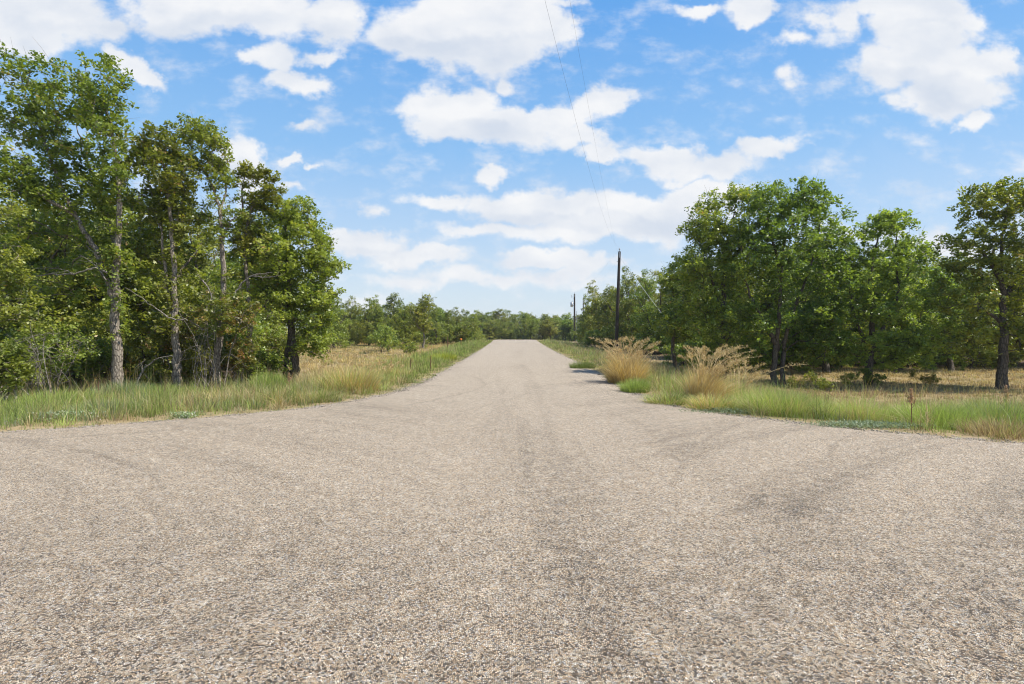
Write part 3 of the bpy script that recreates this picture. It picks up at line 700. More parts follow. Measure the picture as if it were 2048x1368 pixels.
# ------------------------------------------------------------------ near trees on the right
pix_tree('oak_tree', 1550, 21.5, 'large twin-trunked oak behind the plumed golden grass on the right',
  [([(1548,785),(1548,740),(1552,690),(1558,640),(1562,560),(1570,480),(1600,420)], .115, .015), ([(1568,790),(1566,730),(1574,660),(1600,590),(1625,520),(1640,450)], .095, .012), ([(1552,690),(1528,640),(1500,590),(1480,520)], .08, .012), ([(1562,560),(1545,480),(1530,420)], .06, .012)],
  [(1540,400,60,34,0,1.4,1.2),(1600,400,48,36,0,1.4,1.2),(1640,430,42,44,0,1.4,1.1),(1560,460,90,60,0,2.2,1),(1655,500,44,60,0,1.6,1),(1500,500,70,70,0,2,1),(1580,550,100,50,0,2.4,.8),(1650,590,50,46,0,1.6,.9),
   (1605,640,80,32,.5,2,.9),(1515,630,60,40,-.2,1.4,1),(1640,695,60,24,.4,1.4,.9),(1500,690,36,30,0,1.2,.8),(1620,665,60,40,.8,1.6,1.3),(1600,710,56,22,1,1.4,1.5),(1520,705,36,24,.8,1.2,1.2)],
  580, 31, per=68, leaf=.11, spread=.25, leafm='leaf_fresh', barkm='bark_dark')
pix_tree('oak_tree', 1440, 22.5, 'rounded oak with a ragged top left of the twin-trunked oak, at the roadside wood corner',
  [([(1452,780),(1450,700),(1446,620),(1450,540),(1458,470),(1470,420)], .15, .015), ([(1446,620),(1420,550),(1400,490)], .07, .012), ([(1450,540),(1490,480),(1500,430)], .06, .01)],
  [(1480,400,44,28,0,1.2,1.2),(1430,405,40,24,0,1.2,1.2),(1510,395,40,26,.2,1,1.1),(1400,460,42,44,0,1.5,1.1),(1450,470,70,50,0,2,1),(1385,530,40,44,0,1.5,1.1),(1440,560,80,60,0,2.2,1),(1385,600,42,44,0,1.4,1),(1440,640,70,46,-.2,2,1),(1480,700,60,46,0,1.6,.9),(1410,690,50,50,0,1.4,1)],
  540, 32, per=68, leaf=.1, spread=.25, leafm='leaf', barkm='bark_dark')
pix_tree('oak_tree', 1735, 21.5, 'middle-height oak with crown sweeping low over the dry field, second from right edge',
  [([(1735,785),(1736,740),(1742,700),(1745,640),(1740,560),(1750,500),(1765,450)], .15, .013), ([(1742,690),(1775,640),(1800,580),(1835,520)], .08, .01), ([(1742,700),(1715,650),(1700,580),(1695,520)], .07, .01), ([(1800,580),(1790,500),(1800,440)], .04, .008)],
  [(1800,440,36,22,0,.9,1.4),(1760,455,40,30,0,1.1,1.2),(1820,490,38,32,0,1,1.2),(1700,490,40,36,0,1.3,1.1),(1850,505,18,16,0,.5,1.2),(1760,530,90,46,0,2,.9),(1840,580,44,40,0,1.4,1),(1700,600,56,50,0,1.8,1),(1770,610,90,46,0,2.2,.8),
   (1860,650,50,30,0,1.4,1),(1800,680,80,26,-.3,1.8,1),(1710,680,50,30,-.3,1.4,.9),(1790,718,56,16,.3,1.4,1.6),(1690,712,34,22,.3,1,1.4),(1820,690,50,22,0,1.3,1.3)],
  500, 33, per=66, leaf=.11, spread=.23, leafm='leaf_fresh', barkm='bark_dark')
pix_tree('oak_tree', 2003, 19.5, 'dark-trunked oak at the right edge of the photo',
  [([(2003,780),(2005,730),(2008,660),(2006,600),(2000,540),(2005,470),(2015,410)], .16, .015), ([(2006,600),(2050,540),(2090,490)], .09, .012), ([(2002,560),(1970,510),(1945,480)], .06, .01), ([(2008,650),(1970,620),(1930,610)], .06, .01)],
  [(2010,385,50,26,0,1.2,1.3),(1945,400,36,20,0,1,1.4),(1975,440,50,30,0,1.2,1),(2060,400,60,40,0,1.4,1),(1930,480,36,26,0,1,1.1),(2030,480,80,50,0,2,.9),(1955,540,56,36,0,1.6,1),(2060,570,70,60,0,2,1),(1925,600,44,34,0,1.3,1),(1985,640,60,30,.7,1.5,.8),(1930,680,50,26,0,1.4,1),(2060,680,60,30,0,1.6,1),(1960,710,40,16,0,1,.8)],
  480, 34, per=66, leaf=.105, spread=.23, leafm='leaf', barkm='bark_dark')
pix_tree('oak_tree', 1360, 27, 'leaning slender oak in the roadside wood behind the golden grass clump',
  [([(1342,745),(1345,700),(1352,640),(1345,580),(1335,540)], .11, .012), ([(1352,640),(1370,590),(1385,550)], .05, .01)],
  [(1350,560,40,30,0,1.2,1.1),(1372,600,40,40,0,1.4,1),(1345,640,36,34,0,1.2,.9),(1385,660,36,36,0,1.2,.9)], 200, 35, per=75, leaf=.11, spread=.26, leafm='leaf', barkm='bark_dark')

ORD = ['first', 'second', 'third', 'fourth', 'fifth', 'sixth', 'seventh', 'eighth', 'ninth', 'tenth', 'eleventh', 'twelfth', 'thirteenth', 'fourteenth', 'fifteenth', 'sixteenth', 'seventeenth', 'eighteenth', 'nineteenth', 'twentieth']
def order_labels(objs, what, where):
    objs = sorted(objs, key=lambda o: o.location.x / o.location.y)
    for i, o in enumerate(objs): o['label'] = f'{what}, {ORD[i]} from the left {where}'
# ------------------------------------------------------------------ stock oaks, copied with their parts
def variant(seed, h=7.4, w=2.3, clear=.24, n=270, per=60, leaf=.125, lean=.3):
    rng = np.random.default_rng(seed)
    top = (rng.normal(0, lean), rng.normal(0, lean), h * .86)
    st = [([(0,0,-.3), (rng.normal(0,.1), rng.normal(0,.1), h*.2), (rng.normal(0,.2), rng.normal(0,.2), h*.5), top], .14, .015)]
    for k in range(3):
        a = rng.uniform(0, 6.28); z0 = h * rng.uniform(.22, .4)
        st.append(([(0,0,z0), (math.cos(a)*w*.35, math.sin(a)*w*.35, z0 + h*.16), (math.cos(a)*w*.65, math.sin(a)*w*.65, z0 + h*.34)], .07, .012))
    bl = []
    for k in range(11):
        z = h * (clear + .1 + (.9 - clear - .14) * (k / 10)); q = (z / h - clear) / (1 - clear)
        wd = w * (.55 + .6 * math.sin(min(1, q * 1.1 + .15) * math.pi)) * .62
        a = rng.uniform(0, 6.28); rr = wd * rng.uniform(.2, .75)
        bl.append((top[0]*q + math.cos(a)*rr, top[1]*q + math.sin(a)*rr, z, wd * rng.uniform(.55, .85), wd * rng.uniform(.55, .85), h * rng.uniform(.08, .13), 1))
    for k in range(4):
        a = rng.uniform(0, 6.28); bl.append((math.cos(a)*w*.5, math.sin(a)*w*.5, h*rng.uniform(.06,.2), w*.42, w*.42, h*.08, .7 if clear < .25 else .25))
    return grow(seed, st, bl, n, per=per, spread=.28, leaf=leaf, sides=6, twigs=False, top_tint=-.02)
VAR = [variant(100 + i, h, w, c) for i, (h, w, c) in enumerate([(7.4, 2.6, .1), (7.0, 3.0, .08), (8.2, 2.5, .16), (6.4, 2.9, .06), (7.6, 3.2, .12), (6.8, 2.4, .26)])]
VH = [7.4, 7.0, 8.2, 6.4, 7.6, 6.8]
SHV = []
for i in range(3):
    rg = np.random.default_rng(300 + i)
    bl = [(rg.normal(0, .5), rg.normal(0, .5), rg.uniform(.5, 1.7), rg.uniform(.5, .9), rg.uniform(.5, .9), rg.uniform(.4, .6), 1) for _ in range(6)]
    SHV.append(grow(300 + i, [([(0,0,-.1), (.1,0,.6), (.2*i-.2,.1,1.3)], .035, .008), ([(0,0,.1), (-.3,.2,.7), (-.5,.3,1.2)], .025, .007), ([(0,0,.1), (.3,-.2,.7), (.5,-.3,1.2)], .025, .007)], bl, 85, per=55, spread=.2, leaf=.1, sides=5, twigs=False))
_r = random.Random(8)
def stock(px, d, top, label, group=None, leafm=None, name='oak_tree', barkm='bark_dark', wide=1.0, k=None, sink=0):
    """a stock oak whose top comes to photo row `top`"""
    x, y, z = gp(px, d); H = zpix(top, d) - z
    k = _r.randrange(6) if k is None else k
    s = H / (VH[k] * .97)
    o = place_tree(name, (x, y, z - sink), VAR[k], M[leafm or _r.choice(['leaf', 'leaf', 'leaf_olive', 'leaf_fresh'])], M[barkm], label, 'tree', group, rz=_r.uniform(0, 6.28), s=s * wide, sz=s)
    return o
G_L = 'oaks deep in the left-hand wood'; L_L = 'oak deep in the left-hand wood, mostly hidden by the trunks in front'
for ri, row in enumerate([[(20.5, 355, (-90, 20, 130))], [(24, 350, (80, 200, 310)), (24, 440, (480,))], [(29, 380, (-20, 60, 150, 240, 330, 420)), (29, 450, (510,))],
                    [(36, 430, (20, 110, 200, 290, 380, 460, 540))], [(45, 470, (0, 80, 160, 240, 320, 400, 480, 560))]]):
    order_labels([stock(px + _r.uniform(-18, 18), d + _r.uniform(-1.2, 1.2), top + _r.uniform(-20, 45), L_L, G_L, leafm=_r.choice(['leaf', 'leaf', 'leaf_olive', 'leaf'])) for d, top, pxs in row for px in pxs],
                 'left-wood oak', f'in the {ORD[ri]} row behind the front trunks')
G_S = 'understorey shrubs in the left-hand wood'; L_S = 'dark understorey shrub in the shade of the left-hand wood'
_o = []
for i, (px, d) in enumerate([(-20,19),(60,18.5),(150,19.5),(230,20),(290,19),(360,20.5),(430,20),(500,22),(90,22),(330,23),(180,24),(420,24.5),(20,23),(260,26),(490,27),(560,28)]):
    x, y, z = gp(px, d); _o.append(place_tree('shrub', (x, y, z), SHV[i % 3], M[['leaf', 'leaf_olive', 'leaf'][i % 3]], M['bark_dark'], L_S, 'shrub', G_S, rz=_r.uniform(0, 6.28), s=_r.uniform(.85, 1.25)))
order_labels(_o, 'dark shaded shrub', 'in the understorey of the left-hand wood')
# left edge of the meadow, far end: read one by one from left to right
far_left = [(668,58,588,'hazy oak just right of the bushy dark oak, first of the meadow treeline','leaf',None),(700,66,592,'low spreading oak with bare trunks showing, second in the meadow treeline','leaf_olive',1),
 (738,68,590,'wide oak third along the meadow treeline','leaf_olive',4),(757,64,588,'upright oak behind the conical green bush in the meadow','leaf',2),(784,67,582,'tall rounded oak in the middle of the meadow treeline','leaf',0),
 (812,62,600,'dark dense oak left of the single pale trunk in the meadow','leaf',3),(845,58,582,'oak with a clear pale trunk standing forward at the meadow edge','leaf_olive',5),(872,70,606,'low oak right of the pale-trunked meadow oak','leaf',1),
 (893,76,617,'flat-topped small oak where the meadow treeline drops','leaf',0),(916,84,626,'small oak left of the dark-trunked oak beside the road crest','leaf_olive',3),(950,80,616,'dark-trunked oak standing alone left of the road crest','leaf',4)]
for px, d, top, lb, lf, k in far_left: stock(px, d, top, lb, 'oaks along the far side of the meadow', leafm=lf, k=k, barkm='bark' if px == 845 else 'bark_dark')
G_F = 'oaks behind the meadow treeline'; L_F = 'distant oak half hidden behind the meadow treeline'
order_labels([stock(px + _r.uniform(-8, 8), 80 + _r.uniform(-4, 8), 602 + _r.uniform(-4, 12) + max(0, px - 850) * .25, L_F, G_F, wide=1.2) for px in range(640, 930, 18)], 'distant oak', 'in the row behind the meadow treeline')
order_labels([stock(px + _r.uniform(-8, 8), 105 + _r.uniform(-6, 8), 612 + _r.uniform(-4, 10), L_F, G_F, wide=1.3) for px in range(600, 960, 24)], 'hazy distant oak', 'in the second row behind the meadow treeline')
def shrub_row(pxs, d, what, where, s, jd=1.5, lf=('leaf', 'leaf_olive', 'leaf'), group=None):
    out = []
    for i, px in enumerate(pxs):
        x, y, z = gp(px + _r.uniform(-6, 6), d + _r.uniform(-jd, jd))
        out.append(place_tree('shrub', (x, y, z), SHV[i % 3], M[lf[i % 3]], M['bark_dark'], what, 'shrub', group, rz=_r.uniform(0, 6.28), s=s * _r.uniform(.75, 1.25)))
    order_labels(out, what, where)
shrub_row(range(650, 950, 20), 74, 'low shrub', 'under the meadow treeline', 1.35, group='shrubs under the meadow treeline')
shrub_row(range(640, 960, 21), 92, 'hazy low shrub', 'behind the meadow treeline', 1.7, group='shrubs behind the meadow treeline')
shrub_row(range(1180, 1350, 20), 62, 'low shrub', 'under the far part of the roadside oak row', 1.2, group='shrubs under the roadside oaks')
shrub_row(range(1280, 1400, 22), 54, 'leafy shrub', 'under the near part of the roadside oak row', .85, group='shrubs under the roadside oaks')
shrub_row(range(1370, 2080, 38), 36, 'dense dark shrub', 'deep under the right-hand wood', 1.25, group='shrubs deep in the right-hand wood')
# beyond the crest of the road
names = ['rounded oak beyond the crest left of the road line', 'tall oak beyond the crest, just left of the road', 'oak straight ahead over the left lane of the road crest', 'oak straight ahead over the middle of the road crest',
  'oak straight ahead over the right lane of the road crest', 'wide yellowish oak beyond the crest right of the road', 'pale far oak beyond the crest, left of the second pole']
for i, (px, top) in enumerate([(975, 620), (993, 615), (1021, 616), (1056, 622), (1078, 629), (1100, 625), (1128, 627)]):
    stock(px, 128 + 5 * (i % 3), top, names[i], 'oaks beyond the road crest', leafm=['leaf', 'leaf_olive', 'leaf', 'leaf', 'leaf_olive', 'leaf_olive', 'leaf'][i], wide=1.4)
G_C = 'farthest oaks beyond the road crest'; L_C = 'one of the farthest oaks in the thin line beyond the road crest'
order_labels([stock(px + _r.uniform(-6, 6), 150 + _r.uniform(-5, 12), 624 + _r.uniform(-3, 6), L_C, G_C, wide=1.35) for px in range(930, 1190, 15)], 'thin far oak', 'in the farthest line beyond the crest')
order_labels([stock(px + _r.uniform(-6, 6), 118 + _r.uniform(-5, 4), 638 + _r.uniform(-5, 6), 'x', 'low oaks beyond the road crest', wide=1.6) for px in range(925, 1195, 20)], 'low bushy oak', 'in the front line beyond the crest')
# right side of the road, going away from the golden grass
for px, d, top, lb in [(1500, 28.5, 500, 'bright backlit oak seen behind the left stem of the twin-trunked oak'), (1655, 28, 470, 'bright backlit oak behind the gap between the two right-hand crowns'), (1800, 29, 505, 'bright backlit oak behind the low sweeping crown'), (1905, 28.5, 520, 'bright backlit oak left of the dark-trunked oak at the right edge')]:
    stock(px, d, top, lb, 'backlit oaks behind the front right trees', leafm='leaf_fresh', k=5, wide=1.25)
right_row = [(1322,53,530,'highest oak of the roadside row, right of the nearest pole','leaf_olive',4),(1292,57,545,'oak of the roadside row crossed by the stay wire','leaf_olive',0),(1262,60,534,'oak of the roadside row directly behind the nearest pole','leaf_olive',1),
 (1222,66,564,'oak just left of the nearest pole','leaf',5),(1197,70,558,'spiky-topped oak at the left end of the roadside row','leaf_olive',2),(1181,76,583,'last small oak at the left tip of the roadside row','leaf_olive',3),(1302,50,540,'leafy oak right of the stay wire in the roadside row','leaf',1),(1243,63,550,'broad oak close behind the nearest pole, left of its foot','leaf_olive',4),(1352,50,548,'oak between the roadside row and the rounded corner oak','leaf',2)]
for px, d, top, lb, lf, k in right_row: stock(px, d, top, lb, 'oaks in the row along the right side of the road', leafm=lf, k=k, wide=.9)
G_R = 'oaks deep in the right-hand wood'; L_R = 'oak deep in the right-hand wood, mostly hidden behind the front oaks'
order_labels([stock(px, d, top + _r.uniform(0, 12), L_R, G_R, wide=.95) for px, d, top in [(1185,86,600),(1208,82,590),(1240,78,575),(1275,72,570),(1305,66,560),(1335,62,555),(1372,44,570),(1360,34,590)]], 'oak', 'in the row hidden behind the roadside oaks')
for ri, (d, top, pxs) in enumerate(((33, 470, (1400, 1470, 1540, 1620, 1700, 1770, 1840, 1930, 2020, 2100)), (40, 500, (1390, 1460, 1540, 1610, 1690, 1760, 1830, 1895, 1960, 2040)), (50, 520, (1400, 1480, 1560, 1640, 1720, 1800, 1880, 1960, 2040)))):
    order_labels([stock(px + _r.uniform(-14, 14), d + _r.uniform(-1.2, 1.2), top + _r.uniform(-12, 34) + (20 if 1840 < px < 1950 else 0), L_R, G_R) for px in pxs], 'right-wood oak', f'in the {ORD[ri]} row beyond the dry field')
G_Q = 'shrubs at the back of the right-hand field'
_o = []
for i, px in enumerate(range(1370, 2080, 40)):
    x, y, z = gp(px + _r.uniform(-10, 10), 30 + _r.uniform(-.5, 2)); _o.append(place_tree('shrub', (x, y, z), SHV[i % 3], M[['leaf', 'leaf', 'leaf_olive'][i % 3]], M['bark_dark'], 'x', 'shrub', G_Q, rz=_r.uniform(0, 6.28), s=_r.uniform(.8, 1.2)))
order_labels(_o, 'dark shrub', 'along the back edge of the right-hand field')
for i, (px, d, s, lb, lf) in enumerate([(762, 46, .85, 'conical green bush standing in the dry meadow', 'leaf'), (811, 44, .62, 'small dark bush right of the conical bush in the meadow', 'leaf'), (775, 50, 1.0, 'larger bush close behind the conical meadow bush', 'leaf_fresh'),
    (657, 44, .75, 'leafy bush at the foot of the bushy dark oak by the meadow', 'leaf_fresh'), (1650, 19.6, .33, 'small low bush in the shade between the two right-hand oak trunks', 'leaf'), (1700, 20.3, .28, 'tiny dark bush left of the second trunk from the right', 'leaf'), (1745, 20.5, .36, 'small bush wrapped round the foot of the second trunk from the right', 'leaf'),
    (1590, 20.0, .3, 'low bush at the foot of the twin-trunked oak', 'leaf_olive'), (1385, 24, .75, 'dense green bush behind the gap between the two golden grass clumps', 'leaf_fresh'), (1040+215, 64, .7, 'bush under the row of roadside oaks by the nearest pole', 'leaf_olive'), (1850, 21, .3, 'scrubby low bush in the field before the rightmost oaks', 'leaf_olive')]):
    x, y, z = gp(px, d); place_tree('shrub', (x, y, z), SHV[i % 3], M[lf], M['bark_dark'], lb, 'shrub', None, rz=i * 1.3, s=s, sz=s * (1.35 if i in (0, 3) else 1))

# ------------------------------------------------------------------ poles and wires
def pole(px, d, top, base_label, lean=0, trans=False, r=.14, thin=False, bottom=None):
    x, y, z = gp(px, d); H = zpix(top, d) - z
    o = empty('utility_pole', (x, y, z)); tag(o, base_label, 'utility pole')
    T = Tubes(); T.add([(0,0,-.3), (lean*.5,0,H*.5), (lean,0,H)], [r, r*.85, r*.68], 14)
    T.add([(lean,0,H), (lean,0,H+.015)], [r*.68, .001], 14)
    link('pole', T.mesh('pole'), M['pole'], o)
    if thin: return (x + lean, y, z + H)
    I = Tubes(); tx = lean
    I.add([(tx,0,H-.02),(tx,0,H+.16)], [.02,.02], 8)
    I.add([(tx,0,H+.12),(tx,0,H+.15),(tx,0,H+.2),(tx,0,H+.23),(tx,0,H+.28),(tx,0,H+.31)], [.05,.085,.05,.075,.045,.02], 12)
    link('insulator', I.mesh('insulator'), M['porcelain'], o)
    B = Tubes(); B.add([(tx-.03,-r*.72,H-.55),(tx-.03,-r*.74,H-.08)], [.035,.035], 8); B.add([(tx-r*.6,-.02,H-.9),(tx-r*1.5,-.02,H-.88)], [.02,.02], 6)
    link('bracket', B.mesh('bracket'), M['metal'], o)
    if trans:
        K = Tubes(); cx = tx - .52; zt = H - 2.0
        K.add([(cx,0,zt-.42),(cx,0,zt-.40),(cx,0,zt+.40),(cx,0,zt+.44)], [.2,.26,.26,.05], 16)
        for s in (-1, 1): K.add([(cx+s*.1,0,zt+.42),(cx+s*.1,0,zt+.62)], [.04,.02], 8)
        K.add([(cx+.2,0,zt+.15),(tx-.08,0,zt+.15)], [.04,.04], 6); K.add([(cx+.2,0,zt-.2),(tx-.08,0,zt-.2)], [.04,.04], 6)
        link('transformer', K.mesh('transformer'), M['metal'], o)
        C = Tubes(); C.add([(tx-.08,0,H-.6),(tx-.5,0,H-.5)], [.02,.02], 6); C.add([(tx-.5,0,H-.72),(tx-.52,0,H-.2)], [.05,.05], 8)
        link('fuse_cutout', C.mesh('fuse_cutout'), M['porcelain'], o)
    return (x + lean, y, z + H + .28)
p1 = pole(1232, 50, 503, 'nearest and tallest dark wooden utility pole, beside the golden grass', lean=.31, r=.165)
p2 = pole(1149, 108, 588, 'second utility pole with a grey transformer can, near the road crest', trans=True, r=.2)
p3 = pole(1166.5, 128, 601, 'third and farthest dark utility pole, beside the roadside trees', r=.16)
pole(1153.5, 112, 622, 'thin pale post standing right beside the second utility pole', thin=True, r=.07)
bpy.data.objects['utility_pole.003'].children[0].data.materials[0] = M['metal']
def cat_wire(pts, label, r=.006, name='power_line', mat='wire', sag=None):
    T = Tubes()
    T.add(pts, [r] * len(pts), 5); o = link(name, T.mesh(name), M[mat]); tag(o, label, 'wire')
def span(a, b, sag, n=28):
    t = np.linspace(0, 1, n)[:, None]; a = np.array(a); b = np.array(b); p = a * (1 - t) + b * t; p[:, 2] -= (4 * sag * t * (1 - t))[:, 0]; return p
# upper wire: passes through two points measured on the photo, then over the camera's shoulder
def wpt(d): return (-1.8 + .225 * d, d, 7.3 + .0029 * (d - 25) ** 2)
pts = np.array([wpt(d) for d in np.linspace(-9, 49.5, 60)] + [p1])
cat_wire(np.concatenate([pts, span(p1, p2, .8)[1:], span(p2, p3, .2, 8)[1:]]), 'upper overhead power wire running from above the camera to the nearest pole', .002)
def wpt2(d): return (-1.12 + .2115 * d, d, 7.2 + .0016 * (d - 25) ** 2)
q = [wpt2(d) for d in np.linspace(-9, 40, 50)]; q[-1] = q[-1]
q2 = span(q[-1], (p1[0], p1[1] - .1, p1[2] - .95), .02, 6)
cat_wire(np.concatenate([q, q2[1:], span((p1[0], p1[1], p1[2] - .95), (p2[0], p2[1], p2[2] - .9), .8)]), 'thinner second overhead wire to the right of the upper wire', .0014)
gb = gp(1392, 40); ga = (p1[0] + .1, p1[1], p1[2] - .9)
go = empty('guy_wire', gb); tag(go, 'pale stay wire slanting down to the right from the nearest pole', 'guy wire')
T = Tubes(); T.add([tuple(np.array(ga) - np.array(gb)), (0, 0, 0)], [.013, .013], 5); link('cable', T.mesh('cable'), M['wire_pale'], go)
dv = (np.array(ga) - np.array(gb)); T = Tubes(); T.add([dv * .02, dv * .18], [.035, .035], 8); link('guard', T.mesh('guard'), M['yellow'], go)
# stakes and marker
def stake(px, d, h, label, mat='rust', r=.02, head=None):
    x, y, z = gp(px, d); T = Tubes(); T.add([(0,0,-.1),(.01,0,h*.5),(.02,0,h)], [r, r, r*.8], 6); T.add([(.02,0,h),(.02,0,h+.01)],[r*.8,.001],6)
    T.add([(-.03,0,h*.82),(.05,0,h*.82)], [.006,.006], 5)
    o = link('metal_stake', T.mesh('metal_stake'), M[mat], loc=(x, y, z)); tag(o, label, 'stake')
stake(861, 24.5, .62, 'rusty stake by the left road edge, right one of the two nearer stakes')
stake(821, 23.5, .6, 'rusty stake in dry grass left of the road, left one of the two nearer stakes')
stake(895, 52, 1.3, 'thin tall stake at the meadow edge near the orange marker', r=.03)
x, y, z = gp(922, 55); o = empty('marker_post', (x, y, z)); tag(o, 'small orange marker post at the meadow edge left of the road crest', 'marker')
T = Tubes(); T.add([(0,0,-.1),(0,0,.8)], [.03,.03], 8); link('post', T.mesh('post'), M['rust'], o)
T = Tubes(); T.add([(0,0,.8),(0,0,.82),(0,0,.95),(0,0,.97)], [.03,.11,.11,.03], 10); link('marker_cap', T.mesh('marker_cap'), M['orange'], o)

#GRASS
# ------------------------------------------------------------------ grasses (uncountable)
def field(name, label, rng, n, xr, yr, dens, h, w, lean, pal, mask=None, cluster=12, tipm=1.3, segs=2, cs=.07):
    """tufts of blades scattered over xr x yr, kept where mask says so; a tuft shares its height, lean and colour"""
    k = n // cluster
    x = rng.uniform(*xr, k); y = yr[0] + (yr[1] - yr[0]) * rng.random(k) ** dens
    e = edge_dist(x, y); keep = e > .03
    if mask is not None: keep &= rng.random(k) < mask(x, y, e)
    x, y, e = x[keep], y[keep], e[keep]; k = len(x)
    H = h(x, y, e, rng) * rng.choice([.6, .85, 1, 1.2, 1.45], k, p=[.3, .25, .2, .17, .08]); C = pal(x, y, e, rng); big = rng.uniform(.6, 1.5, k)
    nb = cluster; i = np.repeat(np.arange(k), nb); m = len(i)
    s = cs * np.maximum(1, y[i] / 18) * big[i]
    px = x[i] + rng.normal(0, 1, m) * s; py = y[i] + rng.normal(0, 1, m) * s
    z = gz(x, y, e)[i] - .02
    hh = H[i] * rng.uniform(.35, 1.1, m); cc = C[i] * rng.uniform(.8, 1.2, (m, 1))
    W = w * np.maximum(1, y[i] / 15) * rng.uniform(.6, 1.3, m)
    out = np.arctan2(py - y[i], px - x[i]) + rng.normal(0, .5, m)
    inn = edge_dist(px, py) > .0
    px, py, z, hh, W, out, cc, m = px[inn], py[inn], z[inn], hh[inn], W[inn], out[inn], cc[inn], int(inn.sum())
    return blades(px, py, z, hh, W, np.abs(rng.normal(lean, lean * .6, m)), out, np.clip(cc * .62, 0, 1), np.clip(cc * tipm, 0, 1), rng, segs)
def put_grass(name, label, parts):
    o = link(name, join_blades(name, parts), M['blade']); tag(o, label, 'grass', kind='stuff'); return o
def mixpal(rng, m, wts):
    """wts: list of (palette, weight array)"""
    W = np.stack([np.broadcast_to(w, (m,)) for _, w in wts], 1).astype(float); W = W / W.sum(1, keepdims=True); c = W.cumsum(1)
    k = (rng.random(m)[:, None] > c).sum(1); out = np.zeros((m, 3))
    for i, (p, _) in enumerate(wts):
        s = k == i; out[s] = pickc(rng, p, s.sum())
    return out
rg = np.random.default_rng(77)
# left verge
def vl_h(x, y, e, r):
    b = np.interp(e, [0, .35, .9, 2.2, 5], [.06, .15, .36, .52, .46]) * (1 + .45 * wob(x, y, 1.7, 1)); return np.clip(b, .04, 1) * r.uniform(.45, 1.25, len(x))
def vl_c(x, y, e, r):
    n = wob(x, y, 3.0, 2); gold = sm(-6.2, -4.6, x) * sm(11, 14, y) * .9
    return mixpal(r, len(x), [(GREEN, .9 + .5 * (e < .5)), (LIME, .25 + .5 * sm(0, .8, n) + .4 * (x < -9)), (TAN, .22 + .9 * sm(.1, .9, -n) + 1.6 * gold), (GREY, .3), (BROWN, .12)])
parts = [field('', '', rg, 150000, (-24, -2.6), (8.6, 19), 1, vl_h, .0085, .35, vl_c, lambda x, y, e: np.clip(1.15 - e / 9.0, .3, 1) , cluster=14),
  field('', '', rg, 26000, (-22, -2.8), (8.8, 20), 1, lambda x, y, e, r: r.uniform(.4, .75, len(x)), .008, .95, lambda x, y, e, r: mixpal(r, len(x), [(TAN, .8), (LIME, .6), (GREEN, .7), (GOLD, .3)]), lambda x, y, e: (e > .35) * (e < 5) * .8, cluster=42, cs=.09, segs=3),
  field('', '', rg, 9000, (-12, -2.6), (8.6, 24), 1, lambda x, y, e, r: r.uniform(.04, .12, len(x)), .008, .9, lambda x, y, e, r: mixpal(r, len(x), [(GREY, .6), (LIME, .4), (GREEN, .9), (TAN, .5)]), lambda x, y, e: (e < .3) * 1.0, cluster=18, cs=.07),
  field('', '', rg, 9000, (-22, -3), (8.8, 18), 1, lambda x, y, e, r: r.uniform(.6, .95, len(x)), .007, .3, lambda x, y, e, r: mixpal(r, len(x), [(TAN, 1), (GOLD, .4), (BROWN, .3)]), lambda x, y, e: (e > .7) * (wob(x, y, 2.2, 0) > -.1) * 1.0, cluster=6, cs=.12)]
put_grass('verge_grass', 'mixed green and tan weeds along the left edge of the junction', parts)
def vs_c(x, y, e, r): return mixpal(r, len(x), [(GREEN, .8), (LIME, .7), (TAN, .5), (GREY, .15)])
def ls_h(x, y, e, r): return np.clip(np.interp(e, [0, .4, 1.2, 3], [.05, .14, .38, .45]), 0, 1) * (1 + .3 * wob(x, y, 3, 1)) * r.uniform(.5, 1.2, len(x))
parts = [field('', '', rg, 120000, (-7.5, -2.7), (18, 84), 1.5, ls_h, .009, .35, lambda x, y, e, r: mixpal(r, len(x), [(GREEN, 1.1), (LIME, .5 + .8 * sm(0, 1, wob(x, y, 6, 0))), (TAN, .25 + 1.3 * (e < .9) * sm(22, 30, 40 - y)), (BROWN, .15)]),
    lambda x, y, e: (e < 3.6) * 1.0, cluster=12)]
put_grass('roadside_grass', 'bright green grass strip along the left road edge up to the crest', parts)
def md_h(x, y, e, r): return (.30 + .14 * wob(x, y, 5, 0)) * r.uniform(.5, 1.3, len(x)) * np.interp(y, [20, 34, 50], [1.35, 1.0, .7])
def md_c(x, y, e, r):
    n = wob(x, y, 8, 1); return mixpal(r, len(x), [(TAN, 1.1), (GOLD, .6 + .5 * sm(0, .8, n)), (GREEN, .1 + .5 * sm(.2, .9, -n)), (BROWN, .25), (LIME, .05 + .3 * sm(.3, 1, -n))])
parts = [field('', '', rg, 190000, (-36, -4.5), (18, 82), 1.25, md_h, .010, .4, md_c, lambda x, y, e: (e > 1.8) * (1 - .9 * wood_amount(x, y)), cluster=16)]
put_grass('meadow_grass', 'dry golden meadow grass on the left between wood and road', parts)
